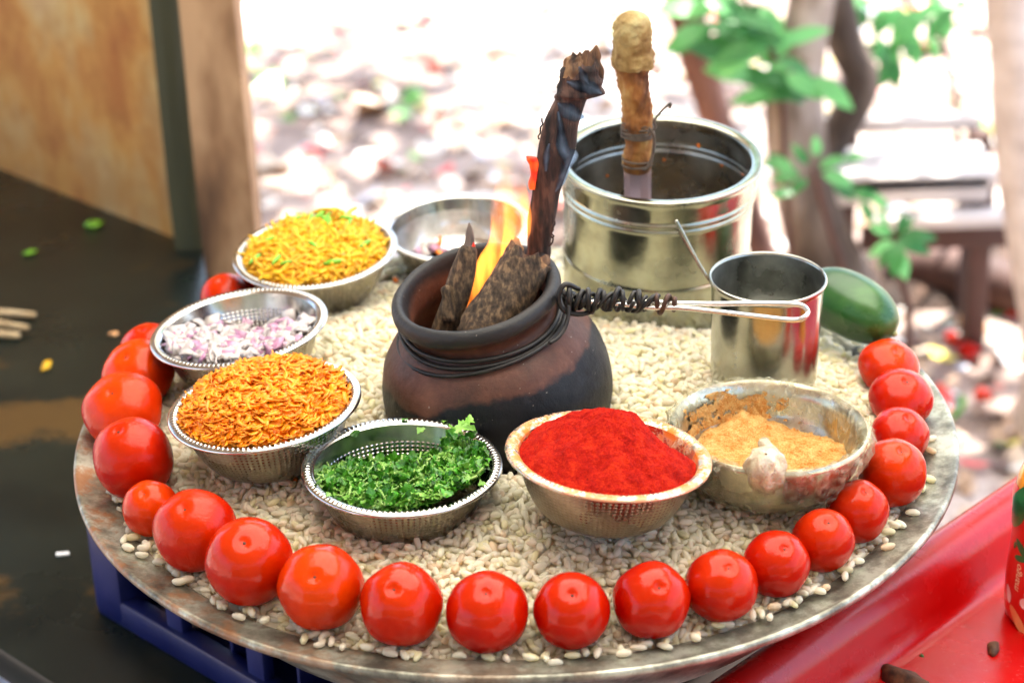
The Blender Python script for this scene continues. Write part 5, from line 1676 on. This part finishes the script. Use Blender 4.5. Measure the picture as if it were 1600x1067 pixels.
# litter on the ground
random.seed(21)
LV, LF, LC = [], [], []
pal = [((.74, .72, .68), 24), ((.40, .27, .18), 26), ((.55, .42, .30), 24), ((.62, .08, .07), 4), ((.66, .22, .16), 4), ((.10, .28, .05), 4), ((.70, .60, .10), 3), ((.16, .10, .08), 5), ((.45, .50, .60), 6)]
pp = [c for c, w in pal for _ in range(w)]
for i in range(7000):
    y = random.uniform(.7, 6.5); x = random.uniform(-1.9, 1.9) * (.35 + y / 5)
    c = random.choice(pp); s = random.uniform(.010, .036) * (1 if random.random() > .08 else 2.4)
    e = Euler((random.gauss(0, .35), random.gauss(0, .35), random.uniform(0, 6.28))).to_matrix()
    b0 = len(LV)
    cz = .012
    m_ = 6
    for k_ in range(m_):
        a = 2 * math.pi * k_ / m_
        v = e @ Vector((s * math.cos(a) * random.uniform(.8, 1.1), s * .55 * math.sin(a), s * .15 * math.cos(2 * a)))
        LV.append((x + v.x, y + v.y, GZ + cz + v.z)); LC.append((*c, 1))
    LF.append(tuple(b0 + k_ for k_ in range(m_)))
o = mesh('ground_litter', LV, LF, M['litter'], smooth=False)
ca = o.data.color_attributes.new('tint', 'FLOAT_COLOR', 'POINT')
ca.data.foreach_set('color', np.array(LC, dtype=np.float32).ravel())
tag(o, 'fallen leaves, petals and scraps strewn over the sunlit ground', 'litter', kind='stuff')

def trunk(name, label, rows, Y, mat, seed, to_z=3.2, flat=.9):
    """rows bottom to top in the picture; goes on upwards out of view"""
    t = thing(name, label, 'tree', (atY((rows[0][1] + rows[0][2]) / 2, rows[0][0], Y).x, Y, GZ))
    P, rr = [], []
    for (y, xl, xr) in rows:
        a, b_ = atY(xl, y, Y), atY(xr, y, Y)
        P.append(tuple((a + b_) / 2)); rr.append((b_ - a).length / 2)
    d = (Vector(P[-1]) - Vector(P[-2])).normalized()
    q = Vector(P[-1]); 
    while q.z < to_z:
        q = q + (d * .35 + Vector((.04 * math.sin(q.z * 5 + seed), .06 * math.cos(q.z * 4 + seed), 0.05))); P.append(tuple(q)); rr.append(rr[-1] * .93)
    P = [tuple(Vector(p) - Vector(t.location)) for p in P]
    P = [(P[0][0], P[0][1], -.05)] + P if P[0][2] > .02 else P
    if len(P) > len(rr): rr = [rr[0] * 1.25] + rr
    P4 = spline([(*p, r) for p, r in zip(P, rr)], 5)
    V, F = tube_vf([p[:3] for p in P4], [p[3] for p in P4], 22, disp=lambda i, k_, p: 1 + .10 * mn.noise(Vector((math.cos(k_ * .2856) * 2, math.sin(k_ * .2856) * 2, p.z * 4 + seed))) + .05 * mn.noise(Vector((k_ * .9, p.z * 14, seed))))
    mesh('trunk', V, F, mat, t)
    top = Vector(P[-1])
    return t, top
def crown(t, centres, count, s0, seed):
    rs = random.Random(seed); V, F = [], []
    for (c, rad, f) in centres:
        for _ in range(int(count * f)):
            a, b_ = rs.uniform(0, 6.283), math.acos(rs.uniform(-1, 1)); q = rad * rs.random() ** .45
            p = Vector(c) + Vector((math.sin(b_) * math.cos(a), math.sin(b_) * math.sin(a), .6 * math.cos(b_))) * q
            s = s0 * rs.uniform(.7, 1.3)
            e = Euler((rs.uniform(-.7, .7), rs.uniform(-.7, .7), rs.uniform(0, 6.28))).to_matrix()
            b0 = len(V)
            for (x_, y_, z_) in ((-1, 0, 0), (-.35, .42, .05), (.4, .34, .02), (1, 0, -.12), (.4, -.34, .02), (-.35, -.42, .05)):
                V.append(p + e @ Vector((x_ * s, y_ * s, z_ * s)))
            F.append(tuple(range(b0, b0 + 6)))
    o = mesh('crown', V, F, M['leaf'], t, smooth=False)
    return o
def limb(t, a, b_, r):
    tube('limb', [a, Vector(a).lerp(Vector(b_), .5) + Vector((.05, .03, .06)), b_], [r, r * .75, r * .45], M['trunk_grey'], t, n=10, sm=4)

t1, top1 = trunk('slender_tree', 'slender reddish trunk rising behind the steel pot', [(425, 1168, 1222), (300, 1126, 1182), (180, 1092, 1140), (100, 1066, 1122), (40, 1050, 1104), (0, 1040, 1096)], 2.45, M['trunk_pink'], 1)
crown(t1, [((-.5, .9, 3.6), .8, .3), ((.4, 1.5, 3.9), .8, .3), ((-.9, 2.2, 3.9), .9, .3), ((.2, 2.6, 4.1), .9, .3), ((.9, 2.4, 4.2), .8, .25), ((-.3, 1.6, 3.5), .8, .25)], 600, .085, 3)
limb(t1, top1, (-.5, .9, 3.6), .03); limb(t1, top1, (.4, 1.5, 3.9), .03)
t2, top2 = trunk('stout_tree', 'stout grey trunk standing behind the steel cup', [(470, 1262, 1372), (420, 1240, 1350), (350, 1222, 1324), (280, 1206, 1304), (210, 1196, 1292), (150, 1196, 1286), (90, 1212, 1290), (30, 1225, 1300)], 2.05, M['trunk_grey'], 2)
crown(t2, [((.3, 1.2, 3.4), .7, .6), ((1.1, .9, 3.6), .6, .4)], 700, .06, 5)
limb(t2, top2, (.3, 1.2, 3.4), .04); limb(t2, top2, (1.1, .9, 3.6), .03)
# second thinner stem leaning off the stout trunk
V, F = tube_vf([Vector(p[:3]) for p in spline([tuple(atY(x, y, 2.15) - Vector(t2.location)) for x, y in ((1330, 470), (1300, 390), (1270, 290), (1330, 170), (1345, 120), (1318, 60), (1300, -30))], 5)], .032, 14, disp=lambda i, k_, p: 1 + .15 * mn.noise(p * 9))
mesh('limb', V, F, M['trunk_grey'], t2)
t3, top3 = trunk('leaning_tree', 'pale leaning trunk beyond the cucumber, highest at the picture edge', [(560, 1600, 1700), (420, 1580, 1672), (300, 1562, 1652), (180, 1552, 1632), (80, 1548, 1622), (0, 1540, 1612)], 1.75, M['pale_wood'], 3)
crown(t3, [((.8, .9, 3.3), .7, 1)], 450, .06, 7)
limb(t3, top3, (.8, .9, 3.3), .03)
def beam(name, pa, pb, w, th, mat, parent, bev=.004):
    pa, pb = Vector(pa), Vector(pb)
    d = pb - pa
    xa = d.normalized(); za = Vector((0, 0, 1)); za = (za - xa * za.dot(xa)).normalized(); ya = za.cross(xa)
    e = Matrix((xa, ya, za)).transposed().to_euler()
    return rbox(name, (pa + pb) / 2, (d.length, w, th), mat, parent, bev, e)
t = thing('wooden_bench', 'weathered pale wooden bench with brown legs behind the stall', 'bench', (.72, 2.15, GZ))
q = lambda x, y, Y: atY(x, y, Y) - Vector(t.location)
beam('seat_plank', q(1300, 268, 2.1), q(1545, 258, 2.1), .16, .03, M['pale_wood'], t)
beam('front_board', q(1302, 300, 2.03), q(1545, 292, 2.03), .02, .05, M['pale_wood'], t)
beam('back_rail', q(1305, 196, 2.25), q(1532, 188, 2.25), .03, .030, M['pale_wood'], t)
beam('lower_rail', q(1360, 345, 2.0), q(1580, 338, 2.0), .05, .022, M['pale_wood'], t)
beam('lower_board', q(1345, 372, 2.04), q(1580, 366, 2.04), .02, .045, M['brown_wood'], t)
for x, Y in ((1318, 2.06), (1535, 2.06), (1322, 2.22), (1530, 2.22)):
    top_ = q(x, 205 if Y > 2.2 else 275, Y)
    beam('leg', (top_.x, top_.y, -.01), (top_.x + .001, top_.y, top_.z), .04, .04, M['brown_wood'], t)
t = thing('fallen_log', 'dark brown log lying on the ground under the bench', 'log', (.8, 1.75, GZ))
axis_log_pts = [atZ(x, y, GZ + .05) - Vector(t.location) for x, y in ((1390, 415), (1480, 425), (1640, 470))]
tube('bark', axis_log_pts, [.045, .05, .048], M['brown_wood'], t, n=16, sm=6, disp=lambda i, k_, p: 1 + .12 * mn.noise(p * 12))

# dark mound added below the bench; its brown paints in deep shade
V, F = [], []
mc = atZ(1500, 430, GZ); nr_, na_ = 14, 50
V.append((0, 0, .07))
for i in range(1, nr_ + 1):
    q_ = i / nr_
    for k_ in range(na_):
        a = 2 * math.pi * k_ / na_
        x_, y_ = .40 * q_ * math.cos(a), .20 * q_ * math.sin(a)
        V.append((x_, y_, .075 * (1 - q_ ** 2) + .018 * mn.noise(Vector((x_ * 14, y_ * 14, 3))) * (1 - q_ ** 4) - .008))
for k_ in range(na_): F.append((0, 1 + k_, 1 + (k_ + 1) % na_))
for i in range(nr_ - 1):
    for k_ in range(na_):
        a = 1 + i * na_ + k_; b_ = 1 + i * na_ + (k_ + 1) % na_
        F.append((a, a + na_, b_ + na_, b_))
o = mesh('shade_mound', V, F, pmat('shade_brown', [(.35, (.018, .010, .007)), (.6, (.07, .038, .025)), (.72, (.22, .13, .09))], 22, .9, bscale=50, bstr=1, bdist=.01), loc=(mc.x, mc.y, GZ + .01))
tag(o, 'dark brown mound added for deep shade below the bench', 'mound_shade', kind='stuff')

# leafy saplings
def leaf_vf(L=1.0, W=.42):
    V, F = [], []
    n = 7
    for i in range(n + 1):
        s = i / n; w = W * L * math.sin(math.pi * s ** .8) ** .8 * .5 if 0 < s < 1 else 0
        z = .22 * L * (s - s * s) * 1.2 - .10 * L * s * s
        for sd in (-1, 0, 1):
            V.append((s * L, sd * w, z + (.10 * w if sd else 0)))
    for i in range(n):
        for k_ in range(2):
            a = i * 3 + k_
            F.append((a, a + 1, a + 4, a + 3))
    return V, F
V, F = leaf_vf(); lo = mesh('leaf', V, F, M['leaf']); leaf_me = lo.data; bpy.data.objects.remove(lo)
def sapling(label, stempts, leaves, Y, base=None, seed=0):
    rs = random.Random(seed)
    b0 = atY(*stempts[0], Y)
    t = thing('leafy_sapling', label, 'sapling', (b0.x, Y, GZ), group='leafy saplings behind the stall')
    P = [atY(x, y, Y) - Vector(t.location) for x, y in stempts]
    if P[0].z > .02: P = [Vector((P[0].x, .02, -.02))] + P
    tube('stem', P, [.006] * (len(P) - 1) + [.003], M['brown_wood'], t, n=7, sm=4)
    for (x, y, L, ang) in leaves:
        p = atY(x, y, Y + rs.uniform(-.12, .12)) - Vector(t.location)
        mpx = pxm(p + Vector(t.location))
        o = bpy.data.objects.new('leaf', leaf_me); link(o, t)
        s = L * mpx
        yaw = R(-ang)                                  # direction across the picture
        dv = (rt * math.cos(yaw) + up * math.sin(yaw)).normalized()
        nz_ = (-fw + Vector((rs.uniform(-.6, .6), 0, rs.uniform(.2, 1.1)))).normalized()
        yv = nz_.cross(dv).normalized(); nz_ = dv.cross(yv)
        o.matrix_local = Matrix.Translation(p) @ Matrix((dv, yv, nz_)).transposed().to_4x4() @ Matrix.Diagonal((s, s * rs.uniform(.9, 1.3), s, 1))
rs = random.Random(31)
lv = []
for (cx, cy0, n_, rx, ry) in ((1160, 25, 12, 60, 30), (1215, 100, 16, 60, 45), (1250, 130, 8, 45, 18), (1190, 70, 8, 60, 40), (1130, 5, 6, 40, 15)):
    for _ in range(n_):
        lv.append((cx + rs.uniform(-rx, rx), cy0 + rs.uniform(-ry, ry), rs.uniform(50, 85), rs.choice([rs.uniform(-30, 50), rs.uniform(130, 210)])))
sapling('leafy green sapling hanging before the slender and stout trunks', [(1236, 420), (1226, 260), (1222, 160), (1210, 90), (1180, 40), (1160, -20)], lv, 1.98, seed=1)
lv = []
for (cx, cy0, n_, rx, ry) in ((1420, 35, 8, 45, 22), (1385, 75, 6, 18, 25), (1460, 12, 7, 50, 12), (1350, 8, 6, 40, 10), (1500, 5, 4, 30, 8)):
    for _ in range(n_):
        lv.append((cx + rs.uniform(-rx, rx), cy0 + rs.uniform(-ry, ry), rs.uniform(40, 66), rs.uniform(60, 200)))
sapling('thin sapling with pale green leaves above the bench', [(1500, 300), (1492, 150), (1470, 60), (1430, 20), (1400, -20)], lv, 2.35, seed=2)
lv = [(1240, 262, 52, 190), (1250, 270, 46, 165), (1262, 258, 42, 235), (1280, 262, 50, -20), (1285, 272, 56, 20), (1262, 280, 42, 140), (1240, 300, 40, 170), (1300, 290, 44, 30), (1275, 245, 34, 270), (1330, 300, 50, 10), (1345, 315, 44, 60), (1362, 305, 36, 40), (1370, 330, 30, 50), (1225, 250, 30, 200), (1320, 252, 36, -20)]
sapling('small sapling with round bright leaves before the stout trunk', [(1318, 452), (1300, 370), (1280, 300), (1270, 262)], lv, 1.62, seed=3)
lv = [(1400, 375, 60, 20), (1402, 378, 56, 95), (1396, 378, 46, 150), (1395, 366, 38, 200), (1404, 368, 42, 285), (1400, 390, 52, 70), (1406, 372, 60, -2), (1392, 385, 40, 120), (1410, 360, 30, -50)]
sapling('low star shaped sprig of leaves above the cucumber tip', [(1420, 520), (1412, 450), (1400, 376)], lv, 1.42, seed=4)
# bright litter pieces one can make out
for i, (x, y, s, mk, lab) in enumerate(((1518, 508, .030, 'b_mango', 'yellow fruit lying on the shaded ground beyond the cucumber'), (1488, 528, .020, 'tomato', 'red scrap on the ground next to the yellow fruit'), (1512, 545, .022, 'tomato', 'orange red scrap on the ground below the yellow fruit'), (1535, 617, .022, 'tomato', 'lone red scrap on the pale ground beside the red table'), (1590, 490, .018, 'tomato', 'red scrap on the ground at the foot of the leaning trunk'))):
    p = atZ(x, y, GZ + .02)
    crumb('fruit_scrap', p, (s * .7, s, s * .6), M[mk], lab, 'scrap', 40 + i)
# added pale shape past the table edge, standing in for bright lit floor
bm = bmesh.new(); bmesh.ops.create_icosphere(bm, subdivisions=4, radius=1)
for v in bm.verts:
    q_ = 1 + .12 * mn.noise(v.co * 2) + .05 * mn.noise(v.co * 6)
    v.co = Vector((math.copysign(abs(v.co.x) ** .6, v.co.x) * .30 * q_, math.copysign(abs(v.co.y) ** .6, v.co.y) * .40 * q_, math.copysign(abs(v.co.z) ** .7, v.co.z) * .10 * q_))
me = bpy.data.meshes.new('lit_floor_standin'); bm.to_mesh(me); bm.free(); me.materials.append(M['lit_floor'])
me.polygons.foreach_set('use_smooth', [True] * len(me.polygons))
o = bpy.data.objects.new('lit_floor_standin', me); link(o)
p = atZ(10, 1075, GZ + .16); o.location = (p.x - .06, p.y - .05, GZ + .10)
tag(o, 'pale bluish shape added for bright floor light below the dark table corner', 'lit_floor')
